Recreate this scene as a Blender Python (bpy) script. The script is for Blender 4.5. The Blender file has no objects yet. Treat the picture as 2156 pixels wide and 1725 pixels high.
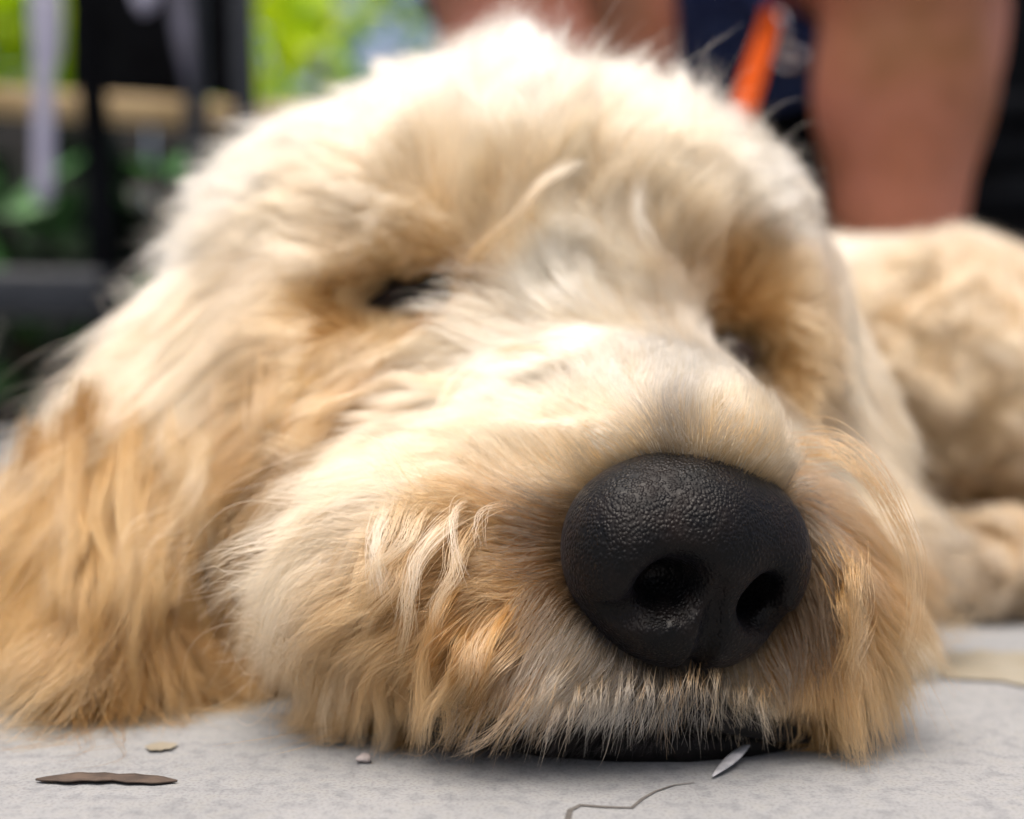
import bpy, bmesh, math, random
import numpy as np
from mathutils import Vector, kdtree, Matrix

random.seed(7); RNG = np.random.default_rng(11)
S = bpy.context.scene
COL = S.collection

# ------------------------------------------------------------------ camera, world, sun, exposure
CAM_H = 0.0655; FPX = 2421.0; CX, CY = 1078.0, 862.5     # level camera just above the paving
cam = bpy.data.cameras.new('camera'); camo = bpy.data.objects.new('camera', cam); COL.objects.link(camo)
camo.location = (0, 0, CAM_H); camo.rotation_euler = (math.radians(90), 0, 0)
cam.sensor_width = 36; cam.lens = 36 * FPX / 2156.0; cam.clip_start = 0.01; cam.clip_end = 300
cam.dof.use_dof = True; cam.dof.focus_distance = 0.200; cam.dof.aperture_fstop = 6.8; cam.dof.aperture_blades = 0
S.camera = camo

SUN_EL, SUN_ROT = math.radians(76), math.radians(205)
w = bpy.data.worlds.new('World'); S.world = w; w.use_nodes = True
nt = w.node_tree; nt.nodes.clear()
sky = nt.nodes.new('ShaderNodeTexSky'); sky.sky_type = 'NISHITA'; sky.sun_disc = False
sky.sun_elevation = SUN_EL; sky.sun_rotation = SUN_ROT; sky.air_density = 1.0; sky.dust_density = 10.0; sky.ozone_density = 1.0
bg = nt.nodes.new('ShaderNodeBackground'); bg.inputs['Strength'].default_value = 0.145
wo = nt.nodes.new('ShaderNodeOutputWorld')
nt.links.new(sky.outputs[0], bg.inputs[0]); nt.links.new(bg.outputs[0], wo.inputs[0])
sl = bpy.data.lights.new('sun', 'SUN'); sl.energy = 2.2; sl.angle = math.radians(52); sl.color = (1.0, 0.965, 0.92)
slo = bpy.data.objects.new('sun', sl); COL.objects.link(slo)
d = Vector((math.sin(SUN_ROT) * math.cos(SUN_EL), math.cos(SUN_ROT) * math.cos(SUN_EL), math.sin(SUN_EL)))
slo.rotation_euler = (-d).to_track_quat('-Z', 'Y').to_euler()
S.view_settings.view_transform = 'Standard'; S.view_settings.look = 'None'
S.view_settings.exposure = 0.56; S.view_settings.gamma = 1; S.view_settings.use_curve_mapping = False
S.cycles.use_denoising = True
S.cycles.max_bounces = 10; S.cycles.diffuse_bounces = 4; S.cycles.glossy_bounces = 4; S.cycles.transmission_bounces = 8
S.cycles.transparent_max_bounces = 8; S.cycles.caustics_reflective = False; S.cycles.caustics_refractive = False
S.cycles_curves.shape = 'RIBBONS'

# ------------------------------------------------------------------ helpers
def P(px, py, dd):
    return np.array(((px - CX) * dd / FPX, dd, CAM_H - (py - CY) * dd / FPX))

def tag(o, label=None, cat=None, group=None, kind=None):
    if label: o['label'] = label
    if cat: o['category'] = cat
    if group: o['group'] = group
    if kind: o['kind'] = kind
    return o

def link(name, data, parent=None, mat=None):
    o = bpy.data.objects.new(name, data); COL.objects.link(o)
    if parent: o.parent = parent
    if mat: data.materials.append(mat)
    return o

def empty(name, loc=(0, 0, 0)):
    o = bpy.data.objects.new(name, None); COL.objects.link(o); o.location = loc; return o

def mesh_np(name, V, Fq, smooth=True):
    me = bpy.data.meshes.new(name)
    V = np.asarray(V, dtype=np.float32); Fq = np.asarray(Fq, dtype=np.int32)
    n, k = Fq.shape
    me.vertices.add(len(V)); me.vertices.foreach_set('co', V.ravel())
    me.loops.add(n * k); me.loops.foreach_set('vertex_index', Fq.ravel())
    me.polygons.add(n); me.polygons.foreach_set('loop_start', np.arange(0, n * k, k, dtype=np.int32))
    me.polygons.foreach_set('loop_total', np.full(n, k, dtype=np.int32))
    me.update(calc_edges=True)
    me.polygons.foreach_set('use_smooth', np.full(n, smooth))
    me.update()
    return me

# --- numpy noise
def _hash(ix, iy, iz, seed):
    h = (ix.astype(np.int64) * 374761393 + iy.astype(np.int64) * 668265263 + iz.astype(np.int64) * 2147483647 + seed * 974634777) & 0xffffffff
    h = ((h ^ (h >> 13)) * 1274126177) & 0xffffffff
    h = h ^ (h >> 16)
    return (h & 0xffff) / 32767.5 - 1.0
def noise3(p, scale, seed=0):
    q = p * scale; i = np.floor(q).astype(np.int64); f = q - i; f = f * f * (3 - 2 * f)
    r = 0
    for dx in (0, 1):
        for dy in (0, 1):
            for dz in (0, 1):
                wgt = (f[:, 0] if dx else 1 - f[:, 0]) * (f[:, 1] if dy else 1 - f[:, 1]) * (f[:, 2] if dz else 1 - f[:, 2])
                r = r + wgt * _hash(i[:, 0] + dx, i[:, 1] + dy, i[:, 2] + dz, seed)
    return r
def nvec(p, scale, seed=0):
    return np.stack([noise3(p, scale, seed + k * 17) for k in range(3)], 1)
def unit(v):
    return v / (np.linalg.norm(v, axis=-1, keepdims=True) + 1e-12)

# --- signed distance shapes
def rotm(rx=0, ry=0, rz=0):
    from mathutils import Euler
    return np.array(Euler((math.radians(rx), math.radians(ry), math.radians(rz))).to_matrix())
def ell(c, r, rot=(0, 0, 0), k=0.012, op='+'):
    R_ = rotm(*rot); c = np.array(c); r = np.array(r)
    def f(p):
        q = (p - c) @ R_
        k0 = np.linalg.norm(q / r, axis=1); k1 = np.linalg.norm(q / (r * r), axis=1)
        return np.where(k1 > 1e-9, k0 * (k0 - 1.0) / np.maximum(k1, 1e-9), -r.min())
    return (f, k, op)
def cone(a, b, ra, rb, k=0.012, op='+'):
    a = np.array(a, float); b = np.array(b, float); ab = b - a; L2 = ab @ ab
    def f(p):
        t = np.clip(((p - a) @ ab) / L2, 0, 1)
        return np.linalg.norm(p - a - t[:, None] * ab, axis=1) - (ra + (rb - ra) * t)
    return (f, k, op)
def sdf(prims, p):
    dd = np.full(len(p), 1e3)
    for f, k, op in prims:
        e = f(p)
        if op == '+':
            h = np.clip(0.5 + 0.5 * (dd - e) / k, 0, 1); dd = dd * (1 - h) + e * h - k * h * (1 - h)
        else:
            e = -e; h = np.clip(0.5 - 0.5 * (dd - e) / k, 0, 1); dd = dd * (1 - h) + e * h + k * h * (1 - h)
    return dd
def sgrad(prims, p, e=0.0008):
    g = np.stack([sdf(prims, p + v) - sdf(prims, p - v) for v in (np.array([e, 0, 0]), np.array([0, e, 0]), np.array([0, 0, e]))], 1)
    return unit(g)
GRID = {}
def gsdf(name, p):
    lo, vox, val = GRID[name]
    q = (p - lo) / vox; n = np.array(val.shape)
    qc = np.clip(q, 0, n - 1.001); out = np.linalg.norm(q - qc, axis=1) * vox
    i = qc.astype(int); f = qc - i; r = 0
    for dx in (0, 1):
        for dy in (0, 1):
            for dz in (0, 1):
                r = r + (f[:, 0] if dx else 1 - f[:, 0]) * (f[:, 1] if dy else 1 - f[:, 1]) * (f[:, 2] if dz else 1 - f[:, 2]) * val[i[:, 0] + dx, i[:, 1] + dy, i[:, 2] + dz]
    return r + out
def ggrad(name, p, e=0.0022):
    return unit(np.stack([gsdf(name, p + v) - gsdf(name, p - v) for v in (np.array([e, 0, 0]), np.array([0, e, 0]), np.array([0, 0, e]))], 1))
def surface(name, prims, lo, hi, vox, floor=None):
    lo = np.array(lo, float); hi = np.array(hi, float)
    n = np.ceil((hi - lo) / vox).astype(int) + 1
    ax = [lo[i] + vox * np.arange(n[i]) for i in range(3)]
    val = np.empty(n)
    G = np.stack(np.meshgrid(ax[1], ax[2], indexing='ij'), -1).reshape(-1, 2)
    for i, x in enumerate(ax[0]):
        p = np.concatenate([np.full((len(G), 1), x), G], 1)
        v = sdf(prims, p)
        val[i] = v.reshape(n[1], n[2])
    free = val
    if floor is not None: val = np.maximum(val, floor - ax[2][None, None, :])
    s = val < 0
    acc = np.zeros(tuple(n - 1) + (3,)); cnt = np.zeros(tuple(n - 1))
    sh = n - 1
    corners = [(a, b, c) for a in (0, 1) for b in (0, 1) for c in (0, 1)]
    for ca in corners:
        for axn in range(3):
            if ca[axn]: continue
            cb = list(ca); cb[axn] = 1
            A = val[ca[0]:ca[0] + sh[0], ca[1]:ca[1] + sh[1], ca[2]:ca[2] + sh[2]]
            B = val[cb[0]:cb[0] + sh[0], cb[1]:cb[1] + sh[1], cb[2]:cb[2] + sh[2]]
            m = (A < 0) != (B < 0)
            t = np.where(m, A / np.where(m, A - B, 1), 0)
            for q in range(3):
                acc[..., q] += m * (ca[q] + (t if q == axn else 0))
            cnt += m
    act = cnt > 0
    idx = -np.ones(act.shape, int); idx[act] = np.arange(act.sum())
    ijk = np.argwhere(act)
    V = lo + vox * (ijk + acc[act] / cnt[act][:, None])
    GRID[name] = (lo, vox, free)
    quads = []
    for axn in range(3):
        u, v_ = (axn + 1) % 3, (axn + 2) % 3
        sl1 = [slice(None)] * 3; sl2 = [slice(None)] * 3
        sl1[axn] = slice(0, -1); sl2[axn] = slice(1, None)
        a = s[tuple(sl1)]; b = s[tuple(sl2)]
        e = np.argwhere(a != b)
        e = e[(e[:, u] > 0) & (e[:, v_] > 0) & (e[:, u] < n[u] - 1) & (e[:, v_] < n[v_] - 1)]
        inside = a[tuple(e.T)]
        du = np.zeros(3, int); du[u] = 1; dv = np.zeros(3, int); dv[v_] = 1
        q = np.stack([idx[tuple((e - du - dv).T)], idx[tuple((e - dv).T)], idx[tuple(e.T)], idx[tuple((e - du).T)]], 1)
        q[~inside] = q[~inside][:, ::-1]
        quads.append(q)
    return V, np.concatenate(quads)

# --- simple mesh builders
def bm_box(bm, c, s, rot=None, bev=0.0):
    r = bmesh.ops.create_cube(bm, size=1.0); vs = r['verts']
    for v in vs: v.co = Vector((v.co.x * s[0], v.co.y * s[1], v.co.z * s[2]))
    if bev > 0:
        es = list({e for v in vs for e in v.link_edges})
        rb = bmesh.ops.bevel(bm, geom=es, offset=bev, segments=2, affect='EDGES', profile=0.6)
        vs = list({v for f in rb['faces'] for v in f.verts} | {v for v in vs if v.is_valid})
    M = (rot.to_4x4() if rot else Matrix.Identity(4)); M = Matrix.Translation(c) @ M
    for v in vs: v.co = M @ v.co
    return vs
def bm_tube(bm, pts, rad, seg=12, flat=1.0, side=None):
    """swept tube through pts; rad a number or list; flat squashes one axis"""
    pts = [Vector(p) for p in pts]; n = len(pts)
    rings = []
    up = Vector(side) if side else Vector((0.13, 0.2, 1))
    for i, p in enumerate(pts):
        t = (pts[min(i + 1, n - 1)] - pts[max(i - 1, 0)]).normalized()
        a = t.cross(up).normalized()
        if a.length < 0.1: a = t.orthogonal().normalized()
        b = t.cross(a).normalized()
        r = rad[i] if isinstance(rad, (list, tuple)) else rad
        rings.append([bm.verts.new(p + a * math.cos(2 * math.pi * j / seg) * r + b * math.sin(2 * math.pi * j / seg) * r * flat) for j in range(seg)])
    for i in range(n - 1):
        for j in range(seg):
            bm.faces.new((rings[i][j], rings[i][(j + 1) % seg], rings[i + 1][(j + 1) % seg], rings[i + 1][j]))
    bm.faces.new(rings[0][::-1]); bm.faces.new(rings[-1])
def bm_obj(name, bm, mat, parent=None, smooth=True):
    bmesh.ops.recalc_face_normals(bm, faces=bm.faces[:])
    me = bpy.data.meshes.new(name); bm.to_mesh(me); bm.free()
    for p in me.polygons: p.use_smooth = smooth
    return link(name, me, parent, mat)

# ------------------------------------------------------------------ materials
def mat(name, base=(0.5, 0.5, 0.5), rough=0.6, spec=0.5, metal=0.0):
    m = bpy.data.materials.new(name); m.use_nodes = True
    b = m.node_tree.nodes['Principled BSDF']
    b.inputs['Base Color'].default_value = (*base, 1); b.inputs['Roughness'].default_value = rough
    b.inputs['Specular IOR Level'].default_value = spec; b.inputs['Metallic'].default_value = metal
    return m, m.node_tree, b
def noisy(name, c1, c2, scale=8, rough=0.6, spec=0.4, bump=0.0, metal=0.0, detail=5, dist=0.001, sss=0):
    m, t, b = mat(name, c1, rough, spec, metal)
    tc = t.nodes.new('ShaderNodeTexCoord'); nz = t.nodes.new('ShaderNodeTexNoise')
    nz.inputs['Scale'].default_value = scale; nz.inputs['Detail'].default_value = detail
    r = t.nodes.new('ShaderNodeValToRGB'); r.color_ramp.elements[0].color = (*c1, 1); r.color_ramp.elements[1].color = (*c2, 1)
    r.color_ramp.elements[0].position = 0.35; r.color_ramp.elements[1].position = 0.65
    t.links.new(tc.outputs['Object'], nz.inputs['Vector']); t.links.new(nz.outputs['Fac'], r.inputs[0]); t.links.new(r.outputs[0], b.inputs['Base Color'])
    if bump:
        bu = t.nodes.new('ShaderNodeBump'); bu.inputs['Strength'].default_value = bump; bu.inputs['Distance'].default_value = dist
        t.links.new(nz.outputs['Fac'], bu.inputs['Height']); t.links.new(bu.outputs[0], b.inputs['Normal'])
    if sss:
        b.inputs['Subsurface Weight'].default_value = sss; b.inputs['Subsurface Radius'].default_value = (0.01, 0.004, 0.002)
    return m

# ground: pale speckled concrete paving
def ground_mat():
    m, t, b = mat('paving_concrete', (0.4, 0.4, 0.4), 0.85, 0.3)
    N = t.nodes.new; L = t.links.new
    tc = N('ShaderNodeTexCoord')
    n1 = N('ShaderNodeTexNoise'); n1.inputs['Scale'].default_value = 260; n1.inputs['Detail'].default_value = 4
    n2 = N('ShaderNodeTexNoise'); n2.inputs['Scale'].default_value = 22; n2.inputs['Detail'].default_value = 5
    vo = N('ShaderNodeTexVoronoi'); vo.inputs['Scale'].default_value = 170
    for n in (n1, n2, vo): L(tc.outputs['Object'], n.inputs['Vector'])
    r2 = N('ShaderNodeValToRGB'); e = r2.color_ramp.elements
    e[0].position = 0.3; e[0].color = (0.198, 0.202, 0.204, 1); e[1].position = 0.7; e[1].color = (0.25, 0.254, 0.257, 1)
    L(n2.outputs['Fac'], r2.inputs[0])
    r1 = N('ShaderNodeValToRGB'); e = r1.color_ramp.elements
    e[0].position = 0.33; e[0].color = (0.22, 0.24, 0.30, 1); e[1].position = 0.5; e[1].color = (1, 1, 1, 1)
    el = r1.color_ramp.elements.new(0.7); el.color = (1.12, 1.08, 0.96, 1)
    L(n1.outputs['Fac'], r1.inputs[0])
    mx = N('ShaderNodeMix'); mx.data_type = 'RGBA'; mx.blend_type = 'MULTIPLY'; mx.inputs[0].default_value = 0.26
    L(r2.outputs[0], mx.inputs[6]); L(r1.outputs[0], mx.inputs[7])
    r3 = N('ShaderNodeValToRGB'); e = r3.color_ramp.elements
    e[0].position = 0.08; e[0].color = (0.5, 0.52, 0.56, 1); e[1].position = 0.2; e[1].color = (1, 1, 1, 1)
    L(vo.outputs['Distance'], r3.inputs[0])
    mx2 = N('ShaderNodeMix'); mx2.data_type = 'RGBA'; mx2.blend_type = 'MULTIPLY'; mx2.inputs[0].default_value = 0.22
    L(mx.outputs[2], mx2.inputs[6]); L(r3.outputs[0], mx2.inputs[7])
    n5 = N('ShaderNodeTexNoise'); n5.inputs['Scale'].default_value = 1500; n5.inputs['Detail'].default_value = 3; L(tc.outputs['Object'], n5.inputs['Vector'])
    r5 = N('ShaderNodeValToRGB'); e = r5.color_ramp.elements; e[0].position = 0.36; e[0].color = (0.45, 0.45, 0.47, 1); e[1].position = 0.52; e[1].color = (1, 1, 1, 1)
    L(n5.outputs['Fac'], r5.inputs[0])
    mx5 = N('ShaderNodeMix'); mx5.data_type = 'RGBA'; mx5.blend_type = 'MULTIPLY'; mx5.inputs[0].default_value = 0.4
    L(mx2.outputs[2], mx5.inputs[6]); L(r5.outputs[0], mx5.inputs[7]); mx2 = mx5
    L(mx2.outputs[2], b.inputs['Base Color'])
    bu = N('ShaderNodeBump'); bu.inputs['Strength'].default_value = 0.6; bu.inputs['Distance'].default_value = 0.0006
    L(n1.outputs['Fac'], bu.inputs['Height']); L(bu.outputs[0], b.inputs['Normal'])
    return m
M_ground = ground_mat()
M_stain = noisy('dirt_stain', (0.18, 0.155, 0.11), (0.23, 0.21, 0.165), 60, 0.9)
M_crack = noisy('crack_dark', (0.06, 0.055, 0.05), (0.12, 0.11, 0.10), 300, 0.95)
M_black = noisy('black_paint', (0.002, 0.0022, 0.003), (0.005, 0.006, 0.008), 20, 0.8, 0.03)
M_bar = noisy('bar_paint', (0.010, 0.013, 0.018), (0.02, 0.024, 0.032), 30, 0.5, 0.3)
M_wood = noisy('pale_wood', (0.44, 0.31, 0.15), (0.62, 0.46, 0.25), 12, 0.7)
M_grey = noisy('grey_webbing', (0.22, 0.22, 0.31), (0.3, 0.3, 0.38), 40, 0.7)
M_skin = noisy('human_skin', (0.19, 0.075, 0.027), (0.42, 0.17, 0.12), 9, 0.5, 0.4, sss=0.12)
M_navy = noisy('navy_cloth', (0.018, 0.03, 0.10), (0.035, 0.06, 0.17), 60, 0.9, 0.2, 0.4)
M_shirt = noisy('grey_cloth', (0.18, 0.19, 0.22), (0.24, 0.25, 0.28), 60, 0.9, 0.2, 0.3)
M_hairh = noisy('human_hair', (0.03, 0.018, 0.01), (0.07, 0.04, 0.02), 90, 0.5, 0.4, 0.6)
M_orange = noisy('orange_webbing', (0.28, 0.036, 0.001), (0.36, 0.052, 0.001), 120, 0.8, 0.08, 0.4)
M_steel = noisy('steel', (0.5, 0.52, 0.58), (0.62, 0.64, 0.7), 40, 0.25, 0.5, metal=1.0)
M_bark = noisy('bark', (0.05, 0.035, 0.022), (0.12, 0.09, 0.06), 25, 0.9, 0.2, 0.8, dist=0.01)
def leaf_mat(name, c1, c2, trans):
    m, t, b = mat(name, c1, 0.5, 0.4)
    N = t.nodes.new; L = t.links.new
    at = N('ShaderNodeAttribute'); at.attribute_name = 'tint'
    r = N('ShaderNodeValToRGB'); r.color_ramp.elements[0].color = (*c1, 1); r.color_ramp.elements[1].color = (*c2, 1)
    L(at.outputs['Fac'], r.inputs[0]); L(r.outputs[0], b.inputs['Base Color'])
    tr = N('ShaderNodeBsdfTranslucent'); L(r.outputs[0], tr.inputs[0])
    mx = N('ShaderNodeMixShader'); mx.inputs[0].default_value = trans
    L(b.outputs[0], mx.inputs[1]); L(tr.outputs[0], mx.inputs[2]); L(mx.outputs[0], t.nodes['Material Output'].inputs[0])
    return m

# ------------------------------------------------------------------ setting: ground, marks in it
bm = bmesh.new()
bmesh.ops.create_grid(bm, x_segments=2, y_segments=2, size=60)
g = bm_obj('ground', bm, M_ground); tag(g, 'pale speckled grey concrete paving under the dog', kind='structure')

def patch(name, pts, z, m, label, cat=None, kind=None):
    bm = bmesh.new(); bm.faces.new([bm.verts.new((x, y, z)) for x, y in pts]); o = bm_obj(name, bm, m, smooth=False)
    return tag(o, label, cat, kind=kind)
def gp(px, py):
    dd = CAM_H * FPX / (py - CY); return ((px - CX) * dd / FPX, dd)
# hairline crack
ck = [gp(*q) for q in ((1188, 1760), (1200, 1708), (1222, 1697), (1270, 1701), (1330, 1703), (1352, 1684), (1380, 1668), (1420, 1655), (1462, 1650))]
lt = []; rt = []
for i, (x, y) in enumerate(ck):
    wd = 0.00055 * (1 - 0.75 * i / 8)
    a = Vector(ck[max(i - 1, 0)]); b = Vector(ck[min(i + 1, len(ck) - 1)]); t_ = (b - a).normalized()
    lt.append((x - t_.y * wd, y + t_.x * wd)); rt.append((x + t_.y * wd, y - t_.x * wd))
bm = bmesh.new()
A = [bm.verts.new((x, y, 0.0002)) for x, y in lt]; B = [bm.verts.new((x, y, 0.0002)) for x, y in rt]
for i in range(len(A) - 1): bm.faces.new((A[i], A[i + 1], B[i + 1], B[i]))
tag(bm_obj('paving_crack', bm, M_crack, smooth=False), 'thin dark crack in the paving below the chin', kind='structure')
# sandy stain band on the right, round stain on the left
def blob(cx, cy, rx, ry, n=28, jit=0.18):
    x0, y0 = gp(cx, cy); x1, _ = gp(cx + rx, cy); _, ya = gp(cx, cy - ry); _, yb = gp(cx, cy + ry)
    out = []
    for i in range(n):
        a = 2 * math.pi * i / n; j = 1 + random.uniform(-jit, jit)
        out.append((x0 + (x1 - x0) * math.cos(a) * j, (ya + yb) / 2 + (ya - yb) / 2 * math.sin(a) * j))
    return out
patch('dirt_stain', blob(2130, 1408, 190, 36), 0.0006, M_stain, 'sandy brown stain on the paving at the right', kind='structure')
patch('dirt_stain', blob(340, 1577, 32, 9), 0.0006, M_stain, 'small round brown stain on the paving at the left', kind='structure')

# ------------------------------------------------------------------ small litter
def leaf_litter():
    x0, y0 = gp(225, 1648)
    bm = bmesh.new(); n = 18; top = []; bot = []
    L_ = 0.0125; W_ = 0.0022
    rows = []
    for i in range(n + 1):
        t = i / n; xx = -L_ + 2 * L_ * t; ww = W_ * math.sin(math.pi * t) ** 0.7 * (1 + 0.25 * math.sin(9 * t) + 0.15 * math.sin(31 * t)) + 0.0001
        row = []
        for j in range(-2, 3):
            yy = ww * j / 2; zz = 0.0007 + 0.0002 * abs(j / 2) ** 2 * math.sin(math.pi * t) + 0.0001 * math.sin(5 * t)
            row.append((x0 + xx, y0 + yy + 0.0006 * math.sin(4 * t), zz))
        rows.append(row)
    vt = [[bm.verts.new(p) for p in r] for r in rows]; vb = [[bm.verts.new((p[0], p[1], p[2] - 0.0003)) for p in r] for r in rows]
    for i in range(n):
        for j in range(4):
            bm.faces.new((vt[i][j], vt[i + 1][j], vt[i + 1][j + 1], vt[i][j + 1]))
            bm.faces.new((vb[i][j + 1], vb[i + 1][j + 1], vb[i + 1][j], vb[i][j]))
    for i in range(n):
        for j in (0, 4): bm.faces.new((vt[i][j], vt[i + 1][j], vb[i + 1][j], vb[i][j]))
    m = noisy('dead_leaf', (0.035, 0.024, 0.018), (0.08, 0.055, 0.04), 200, 0.8)
    tag(bm_obj('dead_leaf', bm, m), 'narrow curled dark brown dead leaf lying on the paving', 'leaf')
leaf_litter()
def feather():
    a = Vector((*gp(1500, 1642), 0.0006)); b_ = Vector((*gp(1582, 1592), 0.0028)); c_ = b_ + Vector((0.0012, 0.001, 0.0040))
    bm = bmesh.new(); pts = [a.lerp(b_, t / 10) for t in range(11)] + [b_.lerp(c_, t / 4) for t in range(1, 5)]
    rad = [0.0002 + 0.0011 * math.sin(math.pi * min(1, t / 10)) for t in range(11)] + [0.0003, 0.00045, 0.0006, 0.0004]
    bm_tube(bm, pts, rad, 10, 0.35)
    m = noisy('dry_husk', (0.26, 0.265, 0.28), (0.42, 0.42, 0.44), 300, 0.5, 0.5, 0.3)
    tag(bm_obj('dry_husk', bm, m), 'pale thin dry husk on the paving under the dog\'s lip', 'husk')
feather()
bm = bmesh.new(); bmesh.ops.create_icosphere(bm, subdivisions=3, radius=0.0014)
x0, y0 = gp(765, 1606)
for v in bm.verts:
    q = v.co * 700; v.co *= 1 + 0.2 * math.sin(q.x * 3 + q.y * 2) ; v.co.z *= 0.6; v.co += Vector((x0, y0, 0.0008))
tag(bm_obj('crumb', bm, noisy('crumb', (0.25, 0.22, 0.21), (0.33, 0.29, 0.28), 500, 0.8)), 'tiny pinkish white crumb on the paving under the chin fur', 'crumb')

# ------------------------------------------------------------------ background: railing, panel, straps
def railing():
    r = empty('metal_railing', (-0.5, 1.2, 0)); tag(r, 'black metal railing with upright bars and thick low rail behind the dog', 'railing')
    off = Vector((-0.5, 1.2, 0))
    def part(name, a, b_, wx, wy, m):
        a = Vector(a) - off; b_ = Vector(b_) - off; d_ = (b_ - a); L_ = d_.length
        bm = bmesh.new(); rot = d_.to_track_quat('Z', 'Y').to_matrix()
        # box along z
        bm_box(bm, (a + b_) / 2, (wx, wy, L_), rot, min(wx, wy) * 0.25)
        return bm_obj(name, bm, m, r)
    Y = 1.2
    def pt(px, py, dd=Y): return tuple(P(px, py, dd))
    for (xa, xb, wpx, m) in ((140, 228, 74, M_black), (385, 425, 42, M_bar), (497, 528, 56, M_bar), (-120, -60, 60, M_bar), (-330, -280, 60, M_bar)):
        a = P(xa, -500, Y); b_ = P(xb, 600, Y)
        part('bar', a, b_, wpx * Y / FPX * 0.95, 0.022, m)
    a = P(-900, 605, Y - 0.02); b_ = P(235, 622, Y - 0.02)
    part('bottom_rail', a, b_, 0.042, 0.05, M_bar)
    part('post', (P(-420, -520, Y + 0.01)), (P(-420, 862, Y + 0.01) * [1, 1, 0]), 0.06, 0.06, M_black)
    part('top_rail', P(-900, -520, Y), P(620, -520, Y), 0.05, 0.05, M_black)
railing()
def wooden_rail():
    bm = bmesh.new(); a = Vector(P(-700, 165, 1.34)); b_ = Vector(P(640, 258, 1.34)); d_ = b_ - a
    bm_box(bm, (a + b_) / 2, (0.040, 0.028, d_.length), d_.to_track_quat('Z', 'Y').to_matrix(), 0.006)
    for px in (-600, 620):
        q = Vector(P(px, 220, 1.37)); bm_box(bm, (q.x, q.y + 0.01, q.z / 2), (0.05, 0.03, q.z), None, 0.004)
    tag(bm_obj('wooden_fence_rail', bm, M_wood), 'pale weathered wooden rail crossing behind the black metal railing', 'rail')
wooden_rail()
def dark_panel():
    bm = bmesh.new(); a = P(150, -560, 1.42); b_ = P(535, 205, 1.42)
    bm_box(bm, ((a[0] + b_[0]) / 2, 1.42, (a[2] + b_[2]) / 2), (b_[0] - a[0], 0.03, a[2] - b_[2]), None, 0.008)
    for px in (200, 480):
        q = P(px, 205, 1.42); bm_box(bm, (q[0], 1.425, q[2] / 2), (0.02, 0.02, q[2]), None, 0.003)
    tag(bm_obj('black_board', bm, M_black), 'black board standing on thin legs behind the railing', 'board')
dark_panel()
M_strapd = noisy('dark_webbing', (0.05, 0.05, 0.07), (0.09, 0.09, 0.13), 40, 0.7)
def strap(pts, rad, label, flat=0.3, mt=None):
    bm = bmesh.new(); bm_tube(bm, [tuple(P(*q)) for q in pts], rad, 14, flat, side=(0, 1, 0.05))
    return tag(bm_obj('hanging_strap', bm, mt or M_grey), label, 'strap', 'grey straps hanging from the railing')
strap([(92, -520, 1.12), (95, -60, 1.12), (97, 40, 1.12), (98, 110, 1.12), (92, 160, 1.12), (92, 300, 1.12), (92, 400, 1.12), (92, 432, 1.12)],
      [0.014, 0.016, 0.017, 0.015, 0.0105, 0.0105, 0.0105, 0.005], 'long pale grey strap hanging in front of the railing at the far left')
strap([(300, -520, 1.16), (305, -60, 1.16), (306, -20, 1.16), (306, 10, 1.16), (306, 30, 1.16)], [0.006, 0.014, 0.015, 0.011, 0.004],
      'short pale grey strap ending in a rounded tip between two bars')
strap([(395, -520, 1.16), (372, -60, 1.16), (382, 40, 1.16), (392, 110, 1.16), (402, 190, 1.16)], [0.009, 0.011, 0.011, 0.009, 0.003],
      'narrow darker grey strap running down along a bar', 0.3, M_strapd)

# ------------------------------------------------------------------ trees and shrubs
def leaves(name, m, centre, rad, n, size, parent, seed, holes=0.0, fill=0.3, flatz=1.0):
    r = np.random.default_rng(seed)
    p = unit(r.normal(size=(n * 3, 3))) * (fill + (1 - fill) * r.random((n * 3, 1)) ** 0.6)
    q = p * np.array(rad) + np.array(centre)
    keep = noise3(q, 2.6 / max(0.2, min(rad)), seed) > -0.25 + holes
    q = q[keep][:n]; k = len(q)
    q = q[q[:, 2] > 0.03]; k = len(q)
    a = unit(r.normal(size=(k, 3))); b_ = unit(np.cross(a, r.normal(size=(k, 3)))); s = size * (0.6 + 0.8 * r.random((k, 1)))
    c_ = np.cross(a, b_)
    V = np.stack([q - a * s, q - a * s * 0.2 + b_ * s * 0.45 + c_ * s * 0.12, q + a * s * 0.5 + b_ * s * 0.35 + c_ * s * .1, q + a * s,
                  q + a * s * 0.5 - b_ * s * 0.35 + c_ * s * .1, q - a * s * 0.2 - b_ * s * 0.45 + c_ * s * 0.12], 1).reshape(-1, 3)
    base = np.arange(k)[:, None] * 6
    F_ = np.concatenate([base + np.array([[0, 1, 2, 3]]), base + np.array([[0, 3, 4, 5]])])
    me = mesh_np(name, V, F_, False)
    at = me.attributes.new('tint', 'FLOAT', 'POINT'); at.data.foreach_set('value', np.repeat(r.random(k), 6).astype(np.float32))
    return link(name, me, parent, m)
M_leafY = leaf_mat('leaf_yellow_green', (0.30, 0.50, 0.003), (0.60, 0.72, 0.006), 0.45)
M_leafG = leaf_mat('leaf_mid_green', (0.06, 0.16, 0.04), (0.13, 0.27, 0.09), 0.35)
M_leafD = leaf_mat('leaf_dark_green', (0.003, 0.010, 0.003), (0.09, 0.26, 0.07), 0.25)
for n_ in M_leafD.node_tree.nodes:
    if n_.type == 'VALTORGB': n_.color_ramp.elements[0].position = 0.62
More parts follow.
